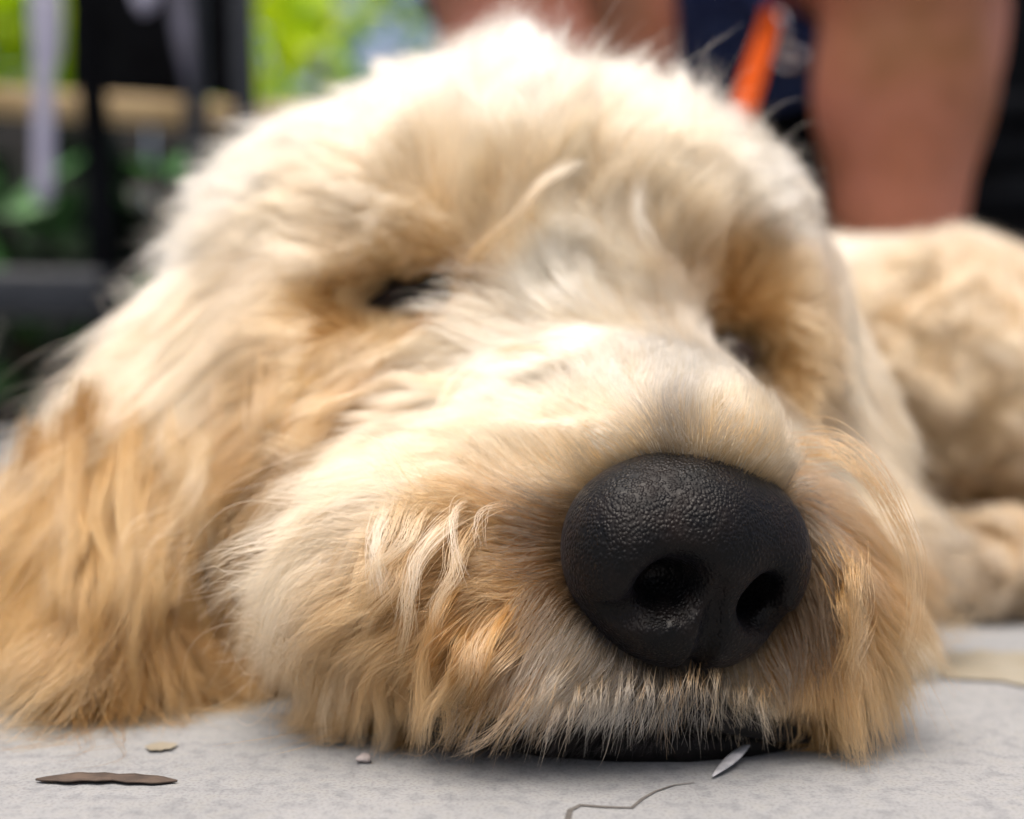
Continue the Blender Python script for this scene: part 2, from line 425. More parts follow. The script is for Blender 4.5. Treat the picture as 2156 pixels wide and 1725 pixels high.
def tree(loc, h, trunk_r, crowns, label, m, seed, name='tree'):
    t = empty(name, loc); tag(t, label, 'tree', 'trees behind the railing')
    r = random.Random(seed)
    bm = bmesh.new(); pts = [(0.04 * math.sin(i) * h * 0.2, 0.03 * math.cos(i * 1.3) * h * .2, h * i / 7) for i in range(8)]
    bm_tube(bm, pts, [trunk_r * (1.25 - 0.13 * i) for i in range(8)], 12)
    for (c, rad, n, s) in crowns:
        b_ = Vector(pts[5 + r.randrange(2)]); e = Vector(c); mid = b_.lerp(e, 0.5) + Vector((0, 0, 0.05))
        bm_tube(bm, [b_, mid, e], [trunk_r * 0.5, trunk_r * 0.3, trunk_r * 0.12], 8)
    bm_obj('trunk', bm, M_bark, t)
    V = []
    for i, (c, rad, n, s) in enumerate(crowns):
        leaves('crown' , m, c, rad, n, s, t, seed * 10 + i, holes=0.05)
    return t
# tree behind, seen between the board and the person
tree((-0.80, 4.6, 0), 1.3, 0.05, [((-0.12, -0.2, 1.42), (0.26, 0.3, 0.32), 75, 0.085), ((0.34, 0.2, 1.22), (0.38, 0.3, 0.20), 60, 0.075), ((0.1, 0.1, 1.9), (0.5, 0.4, 0.3), 100, 0.08)],
     'sunlit yellow green tree between the black board and the person\'s legs', M_leafY, 3)
tree((-2.3, 4.2, 0), 1.5, 0.06, [((0.30, -0.1, 1.45), (0.55, 0.5, 0.45), 1500, 0.06), ((-0.5, 0.2, 1.7), (0.6, 0.6, 0.6), 430, 0.06)],
     'bright yellow green tree at the left edge behind the grey strap', M_leafY, 5)
tree((0.5, 6.5, 0), 2.2, 0.08, [((-1.2, 0.0, 2.05), (0.75, 0.6, 0.5), 60, 0.13), ((0.8, 0.0, 2.1), (1.3, 0.8, 0.9), 700, 0.08)],
     'mid green tree with white sky showing through, farthest away', M_leafG, 9)
def shrub(loc, rad, n, s, label, seed, m=M_leafD):
    t = empty('shrub', loc); tag(t, label, 'shrub', 'dark shrubs behind the railing')
    bm = bmesh.new(); r = random.Random(seed)
    for i in range(7):
        a = r.uniform(0, 6.28); e = (math.cos(a) * rad[0] * 0.7, math.sin(a) * rad[1] * 0.7, rad[2] * r.uniform(1.0, 1.7))
        bm_tube(bm, [(0, 0, 0), (e[0] * 0.35, e[1] * 0.35, e[2] * 0.5), e], [0.014, 0.009, 0.003], 7)
    bm_obj('stem', bm, M_bark, t)
    leaves('foliage', m, (0, 0, rad[2]), rad, n, s, t, seed, fill=0.05)
shrub((-0.98, 2.1, 0), (0.42, 0.35, 0.30), 430, 0.055, 'dark green leafy shrub below the wooden rail at the far left', 21)
shrub((-0.45, 2.15, 0), (0.38, 0.32, 0.30), 430, 0.055, 'dark green leafy shrub behind the bars beside the dog\'s head', 22)
shrub((-1.9, 2.8, 0), (0.6, 0.4, 0.38), 430, 0.05, 'dark green leafy shrub set back at the left edge', 23)
# dark close-boarded fence far behind, fills the gaps under the shrubs
bm = bmesh.new()
for i in range(40):
    bm_box(bm, (-4.0 + i * 0.16, 3.3 + 0.012 * (i % 2), 0.47), (0.15, 0.02, 0.94), None, 0.004)
tag(bm_obj('board_fence', bm, noisy('fence_wood_dark', (0.004, 0.004, 0.004), (0.012, 0.010, 0.008), 9, 0.8)), 'low dark stained board fence behind the shrubs', 'fence')

# ------------------------------------------------------------------ seat, leash
def bench():
    y0 = 1.02; t = empty('storage_bench', (0.36, y0 + 0.2, 0)); tag(t, 'black storage bench with a slatted front that the person sits on', 'bench')
    bm = bmesh.new()
    x0 = (1010 - CX) * y0 / FPX - 0.36; x1 = 0.95
    bm_box(bm, ((x0 + x1) / 2, 0.02, 0.17), (x1 - x0 - 0.02, 0.38, 0.30), None, 0.008)
    bm_obj('body', bm, M_black, t)
    for i in range(7):
        bm = bmesh.new(); z = 0.05 + i * 0.042; bm_box(bm, ((x0 + x1) / 2, -0.182, z), (x1 - x0 - 0.01, 0.014, 0.034), None, 0.003)
        bm_obj('slat', bm, M_black, t)
    bm = bmesh.new(); bm_box(bm, ((x0 + x1) / 2, 0.02, 0.335), (x1 - x0 + 0.02, 0.43, 0.028), None, 0.008); bm_obj('lid', bm, M_black, t)
    bm = bmesh.new(); bm_box(bm, ((x0 + x1) / 2 + 0.06, 0.135, 0.62), (x1 - x0 - 0.1, 0.03, 0.55), None, 0.01); bm_obj('backrest', bm, M_black, t)
    for sx in (x0 + 0.03, x1 - 0.03):
        for sy in (-0.14, 0.18):
            bm = bmesh.new(); bm_box(bm, (sx, sy, 0.012), (0.03, 0.03, 0.024), None, 0.003); bm_obj('leg', bm, M_black, t)
bench()

bm = bmesh.new()
LP_ = [P(1656, -120, 0.90), P(1640, -30, 0.86), P(1618, 60, 0.78), P(1582, 170, 0.64), P(1550, 270, 0.54), P(1528, 350, 0.48), P(1505, 450, 0.44)]
pr = []
A = []; Bv = []
n_ = 30
pts = []
for i in range(n_):
    t = i / (n_ - 1) * (len(LP_) - 1); k = min(int(t), len(LP_) - 2); f = t - k; pts.append(LP_[k] * (1 - f) + LP_[k + 1] * f)
for p in pts:
    side = Vector((1, 0.12, 0.18)).normalized() * 0.0078
    A.append([bm.verts.new(Vector(p) - side), bm.verts.new(Vector(p) + side), bm.verts.new(Vector(p) + side + Vector((0, 0.0018, -.0006))), bm.verts.new(Vector(p) - side + Vector((0, 0.0018, -.0006)))])
for i in range(n_ - 1):
    for j in range(4): bm.faces.new((A[i][j], A[i + 1][j], A[i + 1][(j + 1) % 4], A[i][(j + 1) % 4]))
bm.faces.new(A[0]); bm.faces.new(A[-1][::-1])
lead = tag(bm_obj('dog_leash', bm, M_orange), 'flat orange webbing leash running down behind the dog\'s head', 'leash')
bm = bmesh.new(); q0 = Vector(P(1664, 122, 0.80)); tor = [q0 + Vector((math.cos(a_) * 0.0100, 0.002 * math.sin(a_), math.sin(a_) * 0.0060)) for a_ in [2 * math.pi * i / 24 for i in range(25)]]
bm_tube(bm, tor, 0.0026, 10); bm_tube(bm, [q0 + Vector((-.006, 0, .004)), Vector(P(1652, 60, 0.80)), Vector(P(1640, 30, 0.80))], [0.0025, 0.0035, 0.0035], 8, 0.5)
bm_obj('ring', bm, M_steel, lead)

# ------------------------------------------------------------------ person (seated behind the dog)
def person():
    k = 0.02
    pr = []
    def leg(side, knee, ankle, hip, toe, calf_off):
        kn = np.array(knee); an = np.array(ankle); hp = np.array(hip)
        pr.append(cone(hp, kn, 0.082, 0.058, 0.03))
        pr.append(cone(kn, kn * .93 + an * .07, 0.058, 0.056, 0.03))
        pr.append(cone(kn, kn * .62 + an * .38, 0.056, 0.052, 0.03))
        pr.append(cone(kn * .62 + an * .38, an, 0.052, 0.033, 0.03))
        pr.append(ell(kn + [0, -0.038, 0.012], (0.034, 0.022, 0.040), k=0.015))
        m1 = kn * .72 + an * .28
        pr.append(ell(m1 + np.array(calf_off), (0.046, 0.048, 0.10), (0, 0, 0), 0.006))
        pr.append(cone(an + [0, 0.03, -0.02], np.array(toe), 0.033, 0.022, 0.02))
        # toes
        tv = np.array(toe)
        for i in range(5):
            pr.append(ell(tv + [(-0.03 + i * 0.015) * side, -0.028 + 0.004 * i, -0.004], (0.0095 - 0.0008 * i, 0.017, 0.009), k=0.005))
    # right leg of the picture: big bare calf
    leg(1, (0.258, 0.74, 0.40), (0.262, 0.80, 0.075), (0.20, 1.13, 0.43), (0.262, 0.68, 0.024), (0.034, 0.035, 0.03))
    # left leg
    leg(-1, (-0.012, 0.78, 0.42), (0.045, 0.84, 0.075), (0.045, 1.13, 0.43), (0.045, 0.72, 0.024), (0.072, 0.05, 0.012))
    pr.append(ell((0.122, 1.15, 0.45), (0.165, 0.12, 0.11), k=0.05))
    pr.append(cone((0.122, 1.16, 0.48), (0.122, 1.13, 0.78), 0.105, 0.125, 0.06))
    pr.append(ell((0.122, 1.12, 0.84), (0.185, 0.09, 0.075), k=0.05))
    pr.append(cone((0.122, 1.11, 0.88), (0.122, 1.09, 0.98), 0.05, 0.048, 0.03))
    hc = np.array((0.122, 1.07, 1.075))
    pr.append(ell(hc, (0.072, 0.092, 0.105), k=0.02)); pr.append(ell(hc + [0, -0.035, -0.055], (0.05, 0.05, 0.055), k=0.02))
    pr.append(ell(hc + [0, -0.095, -0.01], (0.013, 0.02, 0.022), k=0.012))                      # nose
    pr.append(ell(hc + [0, -0.083, -0.05], (0.024, 0.01, 0.008), k=0.006))                      # lips
    for s in (-1, 1):
        pr.append(ell(hc + [0.032 * s, -0.094, 0.02], (0.016, 0.012, 0.009), k=0.008, op='-'))
        pr.append(ell(hc + [0.030 * s, -0.078, 0.018], (0.012, 0.010, 0.010), k=0.003))
        pr.append(ell(hc + [0.074 * s, 0.0, 0.0], (0.01, 0.02, 0.03), k=0.006))
        sh = np.array((0.122 + 0.17 * s, 1.12, 0.86)); el = np.array((0.122 + 0.21 * s, 1.02, 0.60)); wr = np.array((0.122 + 0.11 * s, 0.84, 0.52))
        pr.append(cone(sh, el, 0.048, 0.038, 0.03)); pr.append(cone(el, wr, 0.038, 0.024, 0.02))
        fd = unit(wr - el); pl = wr + fd * 0.045; sd = unit(np.cross(fd, [0, 0, 1.0]))
        pr.append(ell(pl, (0.036, 0.045, 0.016), (0, 0, math.degrees(math.atan2(fd[0], -fd[1]))), k=0.012))
        for i in range(4):
            a = pl + fd * 0.035 + sd * (-0.026 + 0.0175 * i); L1 = (0.034, 0.038, 0.036, 0.028)[i]
            b_ = a + fd * L1; c_ = b_ + unit(fd * 0.6 + np.array([0, 0, -0.8])) * L1 * 0.9
            pr.append(cone(a, b_, 0.0095, 0.0088, 0.004)); pr.append(cone(b_, c_, 0.0088, 0.007, 0.003))
        a = pl - fd * 0.015 - sd * s * -0.03; b_ = a + unit(fd + sd * s * 1.0) * 0.035
        pr.append(cone(a, b_, 0.012, 0.010, 0.006)); pr.append(cone(b_, b_ + fd * 0.025, 0.010, 0.008, 0.004))
    V, Fq = surface('person', pr, (-0.2, 0.58, -0.01), (0.48, 1.32, 1.22), 0.0075)
    body = link('person', mesh_np('person', V, Fq), None, M_skin)
    tag(body, 'seated person with bare tanned legs in navy blue shorts behind the dog', 'person')
    # shorts
    sp = [ell((0.122, 1.15, 0.45), (0.178, 0.135, 0.122), k=0.05)]
    for s, hp, kn in ((1, (0.20, 1.13, 0.43), (0.245, 0.84, 0.408)), (-1, (0.045, 1.13, 0.43), (0.008, 0.88, 0.418))):
        sp.append(cone(hp, kn, 0.098, 0.086, 0.04))
    for s, kn, dr in ((1, np.array((0.258, 0.74, 0.40)), 0), (-1, np.array((-0.012, 0.78, 0.42)), 0)):
        sp.append(ell(kn + [0, 0.0, 0], (0.12, 0.115, 0.12), k=0.004, op='-'))
    sp.append(ell((0.125, 0.98, 0.40), (0.06, 0.12, 0.075), k=0.03))
    V, Fq = surface('shorts', sp, (-0.16, 0.72, 0.2), (0.42, 1.32, 0.62), 0.008)
    V = V + nvec(V, 30, 4) * 0.003
    link('shorts', mesh_np('shorts', V, Fq), body, M_navy)
    st = [cone((0.122, 1.16, 0.50), (0.122, 1.13, 0.78), 0.122, 0.138, 0.06), ell((0.122, 1.12, 0.845), (0.20, 0.10, 0.082), k=0.05)]
    for s in (-1, 1):
        st.append(cone((0.122 + 0.17 * s, 1.12, 0.86), (0.122 + 0.20 * s, 1.05, 0.68), 0.062, 0.058, 0.03))
    st.append(ell((0.122, 1.09, 0.98), (0.062, 0.062, 0.07), k=0.005, op='-'))
    V, Fq = surface('shirt', st, (-0.2, 0.92, 0.34), (0.45, 1.32, 0.98), 0.009)
    V = V + nvec(V, 22, 9) * 0.004
    link('shirt', mesh_np('shirt', V, Fq), body, M_shirt)
    hr = [ell(hc + [0, 0.012, 0.025], (0.082, 0.098, 0.103), k=0.01), ell(hc + [0, -0.085, -0.045], (0.068, 0.075, 0.095), k=0.012, op='-')]
    V, Fq = surface('hair', hr, hc - 0.15, hc + 0.16, 0.006)
    link('hair', mesh_np('hair', V, Fq), body, M_hairh)
person()

# ------------------------------------------------------------------ the dog
EYE_L = P(880, 626, 0.274); EYE_R = P(1545, 742, 0.284)
dog = [
    ell((-0.003, 0.345, 0.085), (0.082, 0.078, 0.063), k=0.02),                     # skull
    ell((-0.010, 0.345, 0.110), (0.056, 0.056, 0.048), k=0.02),                     # crown
    ell((-0.050, 0.347, 0.106), (0.034, 0.045, 0.036), k=0.02),
    ell((0.008, 0.302, 0.117), (0.056, 0.036, 0.027), k=0.02),                      # forehead
    ell((0.056, 0.322, 0.090), (0.026, 0.036, 0.034), k=0.02),                      # temple right
    ell(P(1215, 575, .288), (0.028, 0.024, 0.026), k=0.018),                        # stop between the eyes
    ell((-0.020, 0.275, 0.058), (0.036, 0.026, 0.020), k=0.018),                       # side of the face
    cone(P(1215, 845, 0.276), P(1440, 1035, 0.222), 0.0250, 0.0185, 0.016),          # bridge of the muzzle
    ell((0.000, 0.250, 0.032), (0.042, 0.040, 0.030), (0, 0, 15), k=0.016),         # left flews
    ell((0.049, 0.247, 0.027), (0.0215, 0.034, 0.026), (0, 0, 15), k=0.014),         # right flews
    ell((0.020, 0.225, 0.021), (0.033, 0.021, 0.014), (0, 0, 12), k=0.012),         # front lip under the nose
    ell((0.020, 0.262, 0.014), (0.045, 0.045, 0.0135), k=0.012),                    # jaw
    ell((-0.043, 0.322, 0.062), (0.046, 0.048, 0.046), k=0.02),                     # cheek left
    ell((0.060, 0.328, 0.060), (0.027, 0.045, 0.045), k=0.02),                      # cheek right
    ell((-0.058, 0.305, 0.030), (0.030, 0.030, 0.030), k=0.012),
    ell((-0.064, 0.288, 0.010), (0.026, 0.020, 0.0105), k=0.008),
    cone((-0.074, 0.345, 0.108), (-0.083, 0.320, 0.078), 0.017, 0.016, 0.012),      # left ear
    cone((-0.083, 0.320, 0.078), (-0.097, 0.286, 0.035), 0.016, 0.019, 0.012),
    cone((-0.097, 0.286, 0.035), (-0.090, 0.262, 0.018), 0.020, 0.014, 0.012),
    cone((0.072, 0.352, 0.105), (0.086, 0.332, 0.065), 0.016, 0.015, 0.012),        # right ear
    cone((0.086, 0.332, 0.065), (0.087, 0.292, 0.018), 0.014, 0.012, 0.010),
    cone((0.02, 0.40, 0.075), (0.11, 0.50, 0.070), 0.062, 0.066, 0.03),             # neck
    ell((0.19, 0.62, 0.066), (0.125, 0.20, 0.066), (0, 0, -20), k=0.03),            # trunk
    ell((0.158, 0.455, 0.080), (0.060, 0.062, 0.045), k=0.02),                      # shoulder
    ell((0.30, 0.80, 0.065), (0.10, 0.10, 0.065), k=0.03),                          # haunch
    cone((0.235, 0.49, 0.040), (0.290, 0.430, 0.022), 0.024, 0.018, 0.012),          # upper arm to elbow
    cone((0.290, 0.430, 0.020), (0.165, 0.373, 0.0135), 0.015, 0.0120, 0.010),      # forearm
    ell((0.148, 0.368, 0.0125), (0.026, 0.019, 0.0125), k=0.010),                   # paw
    cone((0.02, 0.46, 0.03), (-0.03, 0.42, 0.018), 0.024, 0.016, 0.012),            # other foreleg, folded
    cone((-0.03, 0.42, 0.018), (-0.02, 0.36, 0.013), 0.016, 0.013, 0.012),
    cone((0.33, 0.86, 0.03), (0.42, 0.74, 0.02), 0.035, 0.018, 0.02),               # hind legs
    cone((0.42, 0.74, 0.018), (0.36, 0.68, 0.014), 0.016, 0.013, 0.01),
    cone((0.24, 0.88, 0.03), (0.16, 0.80, 0.018), 0.03, 0.016, 0.02),
    cone((0.35, 0.90, 0.05), (0.40, 1.02, 0.02), 0.018, 0.012, 0.02),               # tail
    cone((0.40, 1.02, 0.02), (0.34, 1.10, 0.014), 0.012, 0.009, 0.01),
    ell(EYE_L + [-0.004, -0.014, 0.001], (0.0185, 0.020, 0.0075), (0, -6, 0), k=0.010, op='-'),
    ell(EYE_R + [-0.001, -0.012, 0.001], (0.014, 0.019, 0.0078), (0, 28, 0), k=0.008, op='-'),
]
# ---- coat control points: (px,py,depth), image direction (dx,dy), depth part, lift, length mm, colour, curl mm, clump
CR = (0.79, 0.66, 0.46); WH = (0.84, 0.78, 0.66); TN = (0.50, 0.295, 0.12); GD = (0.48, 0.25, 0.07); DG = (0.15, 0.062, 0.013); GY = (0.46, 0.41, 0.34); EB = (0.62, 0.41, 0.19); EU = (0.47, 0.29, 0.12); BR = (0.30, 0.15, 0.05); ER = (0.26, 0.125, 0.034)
CT = [
    # crown
    ((1070, 200, .33), (0, -1), .3, .55, 17, WH, 1.6), ((800, 260, .33), (-.6, -1), .2, .5, 16, WH, 1.5), ((1350, 260, .33), (.5, -1), .2, .5, 16, WH, 2.0),
    ((600, 360, .34), (-1, -.5), .1, .5, 16, WH, 1.5), ((1550, 420, .34), (1, -.3), .1, .5, 15, WH, 2.0), ((470, 450, .34), (-1, -.2), 0, .5, 17, WH, 1.5),
    ((1070, 300, .31), (-.1, -1), .2, .45, 16, WH, 1.5), ((850, 440, .30), (-.7, -1), .2, .35, 16, CR, 1.5), ((780, 520, .285), (-.7, -1), .2, .35, 14, CR, 1.5), ((1000, 470, .28), (-.2, -1), .1, .35, 16, CR, 1.5),
    ((1200, 420, .29), (.3, -1), .1, .4, 17, CR, 3.0), ((1400, 430, .30), (.6, -1), .1, .4, 16, CR, 3.0), ((1150, 540, .285), (.1, -1), 0, .4, 15, CR, 2.5),
    ((650, 500, .31), (-1, -.2), .1, .35, 17, CR, 1.5), ((550, 620, .32), (-.7, 1), 0, .25, 28, CR, 1.5), ((700, 560, .29), (-1, -.2), 0, .3, 13, CR, 1.0),
    # around left eye
    ((860, 560, .280), (-.3, -1), 0, .3, 9, EB, 0.6), ((960, 590, .280), (.3, -1), 0, .3, 8, EB, 0.6), ((760, 590, .285), (-1, -.1), 0, .25, 9, EB, 0.6),
    ((850, 690, .285), (-1, .5), 0, .2, 7, CR, 0.5), ((700, 640, .29), (-1, .3), 0, .25, 9, EB, 0.6), ((960, 660, .275), (-.3, .6), 0, .2, 6, TN, .5),
    # right eye
    ((1560, 640, .295), (.5, -.8), 0, .3, 9, TN, 0.6), ((1640, 730, .30), (1, .3), 0, .3, 9, EB, .6), ((1500, 660, .290), (-.3, -1), 0, .25, 7, TN, .6),
    ((1660, 820, .30), (.7, 1), 0, .3, 11, EB, .8), ((1480, 760, .275), (.2, -1), 0, .25, 4, WH, .6), ((1560, 830, .27), (.6, .4), 0, .3, 7, WH, .8),
    # bridge
    ((1200, 640, .272), (-.3, -1), 0, .4, 12, WH, 2.0), ((1250, 760, .258), (-.8, -.6), 0, .4, 11, WH, 2.0), ((1350, 850, .240), (-.3, -1), .2, .35, 7, WH, .8),
    ((1430, 890, .228), (0, -1), .3, .3, 5.5, (0.30, 0.27, 0.23), .3), ((1400, 830, .236), (0, -1), .3, .3, 6, (0.45, 0.40, 0.32), .3), ((1520, 920, .228), (.2, -1), .3, .3, 5, CR, .3), ((1300, 930, .228), (-1, -.4), .1, .3, 5, CR, .5),
    ((1100, 800, .255), (-1, -.1), 0, .4, 13, WH, 2.5), ((1000, 760, .262), (-1, .2), 0, .35, 13, CR, 2.0),
    # left side of the muzzle
    ((1150, 950, .232), (-1, .1), .1, .3, 13, CR, 1.5), ((1000, 1000, .235), (-1, .35), .1, .35, 17, CR, 2.0), ((850, 950, .25), (-1, .3), .1, .4, 20, CR, 2.5),
    ((1100, 1120, .222), (-1, .2), .1, .25, 16, TN, 1.5), ((950, 1180, .228), (-1, .6), .1, .3, 21, TN, 2.0), ((780, 1120, .24), (-1, .5), .1, .4, 24, CR, 3.0),
    ((1140, 1250, .215), (-.9, .5), .1, .2, 15, TN, 1.0), ((1000, 1350, .215), (-.7, 1), .05, .25, 24, TN, 1.5), ((800, 1350, .228), (-.5, 1), 0, .35, 26, TN, 2.5),
    ((640, 1200, .245), (-.6, 1), 0, .35, 26, TN, 3.0), ((620, 1350, .245), (-.2, 1), 0, .3, 24, TN, 2.0), ((1200, 1350, .208), (-.7, .8), 0, .2, 13, GY, .8),
    ((1300, 1430, .205), (-.5, 1), 0, .2, 8, GY, .8), ((1100, 1480, .210), (-.7, 1), 0, .25, 19, TN, 1.5), ((900, 1480, .218), (-.5, 1), 0, .25, 22, TN, 1.5), ((700, 1480, .23), (-.2, 1), 0, .25, 22, TN, 1.5),
    ((1450, 1470, .205), (0, 1), 0, .2, 5, (0.15, 0.13, 0.11), .5), ((1560, 1440, .208), (.1, 1), 0, .2, 11, CR, .6),
    # right side of the muzzle
    ((1720, 1000, .225), (.9, .4), .2, .35, 16, CR, 1.0), ((1790, 1150, .225), (.5, 1), .1, .14, 20, TN, 1.2), ((1750, 1300, .218), (.3, 1), 0, .14, 22, TN, 1.2),
    ((1650, 1420, .212), (.1, 1), 0, .14, 18, TN, 1.0), ((1780, 1440, .222), (-.1, 1), 0, .3, 20, GD, 1.5), ((1850, 1250, .24), (.4, 1), .1, .3, 20, CR, 1.5), ((1640, 900, .24), (.8, .1), .2, .35, 9, WH, .8),
    # cheeks
    ((700, 780, .285), (-1, .5), 0, .3, 17, EU, 1.5), ((480, 980, .29), (-.1, 1), 0, .2, 36, TN, 2.5), ((600, 900, .285), (-.7, 1), 0, .3, 24, TN, 2.0), ((800, 850, .27), (-1, .6), 0, .35, 17, TN, 2.0), ((480, 760, .30), (-.3, 1), 0, .22, 36, CR, 2.0),
    ((1750, 700, .32), (.3, 1), 0, .35, 16, CR, 1.5), ((1780, 880, .32), (.1, 1), 0, .35, 20, CR, 1.5), ((1720, 560, .33), (.8, .5), 0, .4, 17, WH, 1.8),
    # left ear
    ((400, 520, .34), (-.4, 1), 0, .22, 32, WH, 1.5), ((300, 700, .33), (-.15, 1), 0, .2, 42, CR, 2.0), ((180, 900, .31), (-.3, 1), 0, .2, 42, EU, 2.0), ((380, 900, .30), (-.3, 1), 0, .25, 34, EU, 2.0),
    ((100, 1150, .29), (-.4, 1), 0, .25, 36, GD, 2.0), ((300, 1150, .28), (-.1, 1), 0, .25, 36, TN, 2.0), ((220, 1270, .28), (-.2, 1), 0, .25, 34, ER, 2.0), ((430, 1150, .28), (0, 1), 0, .2, 30, GD, 1.5), ((500, 1350, .29), (0, 1), 0, .2, 26, ER, 2.0), ((490, 1440, .27), (.1, 1), 0, .2, 9, (0.11, 0.055, 0.02), 1.0), ((40, 1250, .27), (-.3, 1), 0, .25, 30, ER, 2.0), ((80, 1400, .27), (-.3, 1), 0, .25, 26, DG, 1.5), ((300, 1400, .26), (.1, 1), 0, .2, 26, DG, 1.5),  # dark browns in the low ear-cheek gap: shade put into the hair colour
    # right ear
    ((1850, 900, .33), (.1, 1), 0, .3, 20, CR, 1.5), ((1880, 1150, .31), (.1, 1), 0, .25, 22, TN, 1.5), ((1920, 1330, .29), (0, 1), 0, .2, 18, GD, 1.2),
    # body
    ((1900, 600, .42), (.6, -.3), 0, .5, 15, CR, 4.0), ((2050, 800, .41), (.5, .6), 0, .5, 15, CR, 4.5), ((1950, 1000, .42), (.3, 1), 0, .5, 15, TN, 4.5),
    ((2050, 1250, .355), (-.4, .3), 0, .5, 10, (0.5, 0.41, 0.30), 3.5), ((2080, 1020, .42), (.3, 1), 0, .5, 15, EU, 4.5), ((2300, 1250, .38), (-.4, .3), 0, .5, 10, CR, 3.5),
]
c_pos = None; c_dir = unit(np.array([(c[1][0], c[2], -c[1][1]) for c in CT], float))
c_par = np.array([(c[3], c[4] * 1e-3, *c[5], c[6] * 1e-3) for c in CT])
def controls(p):
    out_d = np.zeros((len(p), 3)); out_p = np.zeros((len(p), 6))
    for i in range(0, len(p), 20000):
        q = p[i:i + 20000]; d2 = ((q[:, None] - c_pos[None]) ** 2).sum(2)
        wt = 1.0 / (d2 + 0.006 ** 2) ** 2.6; wt /= wt.sum(1, keepdims=True)
        out_d[i:i + 20000] = wt @ c_dir; out_p[i:i + 20000] = wt @ c_par
    far = p[:, 1] > 0.5
    out_p[far, 1] = 0.014; out_p[far, 0] = 0.5
    return unit(out_d), out_p

V, Fq = surface('dog', dog, (-0.16, 0.18, -0.004), (0.50, 1.14, 0.17), 0.0032, floor=0.001)
M_coat, t_c, b_c = mat('dog_skin', (0.6, 0.45, 0.3), 0.8, 0.2)
at_ = t_c.nodes.new('ShaderNodeAttribute'); at_.attribute_name = 'coat'
t_c.links.new(at_.outputs['Color'], b_c.inputs['Base Color'])
me = mesh_np('dog', V, Fq); dogV = V
def snap_depth(px, py):
    ds = np.arange(0.19, 0.60, 0.0008); q = np.array([P(px, py, a) for a in ds]); v = gsdf('dog', q)
    k = np.argmax(v < 0.0005)
    return ds[k] if v[k] < 0.0005 else None
c_pos = np.array([P(c[0][0], c[0][1], snap_depth(c[0][0], c[0][1]) or c[0][2]) for c in CT])
dogo = link('dog', me, None, M_coat); tag(dogo, 'cream and golden curly haired puppy lying with its chin on the paving', 'dog')
# ---- nose (own mesh, own frame)
NC = P(1452, 1168, 0.2085)
NR = rotm(0, 0, 17) @ rotm(8, 0, 0) @ rotm(0, 5, 0)      # yaw to the right, tipped
def NL(u, v, w_):   # local: u right, v up, w toward the viewer
    return NC + NR @ np.array((u, -w_, v)) * 0.965
def nell(c, r, rot=(0, 0, 0), k=0.004, op='+'):
    R_ = NR @ rotm(*rot); c = NL(*c); r = np.array((r[0], r[2], r[1])) * 0.965
    def f(p):
        q = (p - c) @ R_
        k0 = np.linalg.norm(q / r, axis=1); k1 = np.linalg.norm(q / (r * r), axis=1)
        return np.where(k1 > 1e-9, k0 * (k0 - 1.0) / np.maximum(k1, 1e-9), -r.min())
    return (f, k, op)
def ncone(a, b, ra, rb, k=0.003, op='+'): return cone(NL(*a), NL(*b), ra, rb, k, op)
nose = [
    nell((0, 0.0035, -0.003), (0.0215, 0.0160, 0.0150), k=0.004),
    nell((-0.0140, -0.001, -0.001), (0.0098, 0.0130, 0.0130), k=0.006),
    nell((0.0140, -0.001, -0.001), (0.0098, 0.0130, 0.0130), k=0.006),
    nell((0, 0.0015, 0.002), (0.0120, 0.0120, 0.0120), k=0.006),
    nell((0, -0.0120, -0.001), (0.0135, 0.0090, 0.0125), k=0.006),
    nell((0.0060, -0.0120, 0.0000), (0.0096, 0.0080, 0.0110), k=0.005),
    nell((-0.0060, -0.0110, 0.0000), (0.0096, 0.0080, 0.0110), k=0.005),
    # nostrils, comma shaped: round hole in front, slit sweeping to the side
    nell((-0.0086, -0.0036, 0.0125), (0.0064, 0.0050, 0.0115), (0, -28, 0), k=0.0050, op='-'),
    nell((0.0100, -0.0052, 0.0120), (0.0042, 0.0056, 0.0110), (0, 25, 0), k=0.0028, op='-'),
    ncone((-0.0105, -0.0062, 0.0115), (-0.0165, -0.0100, 0.0092), 0.0032, 0.0022, 0.002, '-'),
    ncone((-0.0165, -0.0100, 0.0092), (-0.0235, -0.0098, 0.0040), 0.0022, 0.0009, 0.002, '-'),
    ncone((0.0105, -0.0075, 0.0115), (0.0160, -0.0105, 0.0092), 0.0032, 0.0020, 0.002, '-'),
    ncone((0.0160, -0.0105, 0.0092), (0.0235, -0.0105, 0.0040), 0.0020, 0.0008, 0.002, '-'),
    # philtrum groove
]
gv = []
for i in range(9):
    v_ = -0.0015 - 0.0215 * i / 8; ws = np.linspace(0.022, -0.012, 120)
    dd_ = sdf(nose, np.array([NL(0, v_, q) for q in ws])); hit = ws[np.argmax(dd_ < 0)] if (dd_ < 0).any() else -0.004
    gv.append((0, v_, hit + 0.0006))
for i in range(8):
    r0 = 0.0008 + 0.0011 * min(1, i / 3); nose.append(ncone(gv[i], gv[i + 1], r0, r0 + 0.0003, 0.0012, '-'))
surface('nose_full', [q for q in nose if q[2] == '+'], NC - 0.030, NC + 0.030, 0.001)
V, Fq = surface('nose', nose, NC - 0.030, NC + 0.030, 0.00055)
M_nose, t, b = mat('nose_leather', (0.012, 0.011, 0.012), 0.37, 0.14)
N = t.nodes.new; L = t.links.new
tc = N('ShaderNodeTexCoord'); vo = N('ShaderNodeTexVoronoi'); vo.inputs['Scale'].default_value = 1600; vo.feature = 'DISTANCE_TO_EDGE'
vo2 = N('ShaderNodeTexVoronoi'); vo2.inputs['Scale'].default_value = 1600
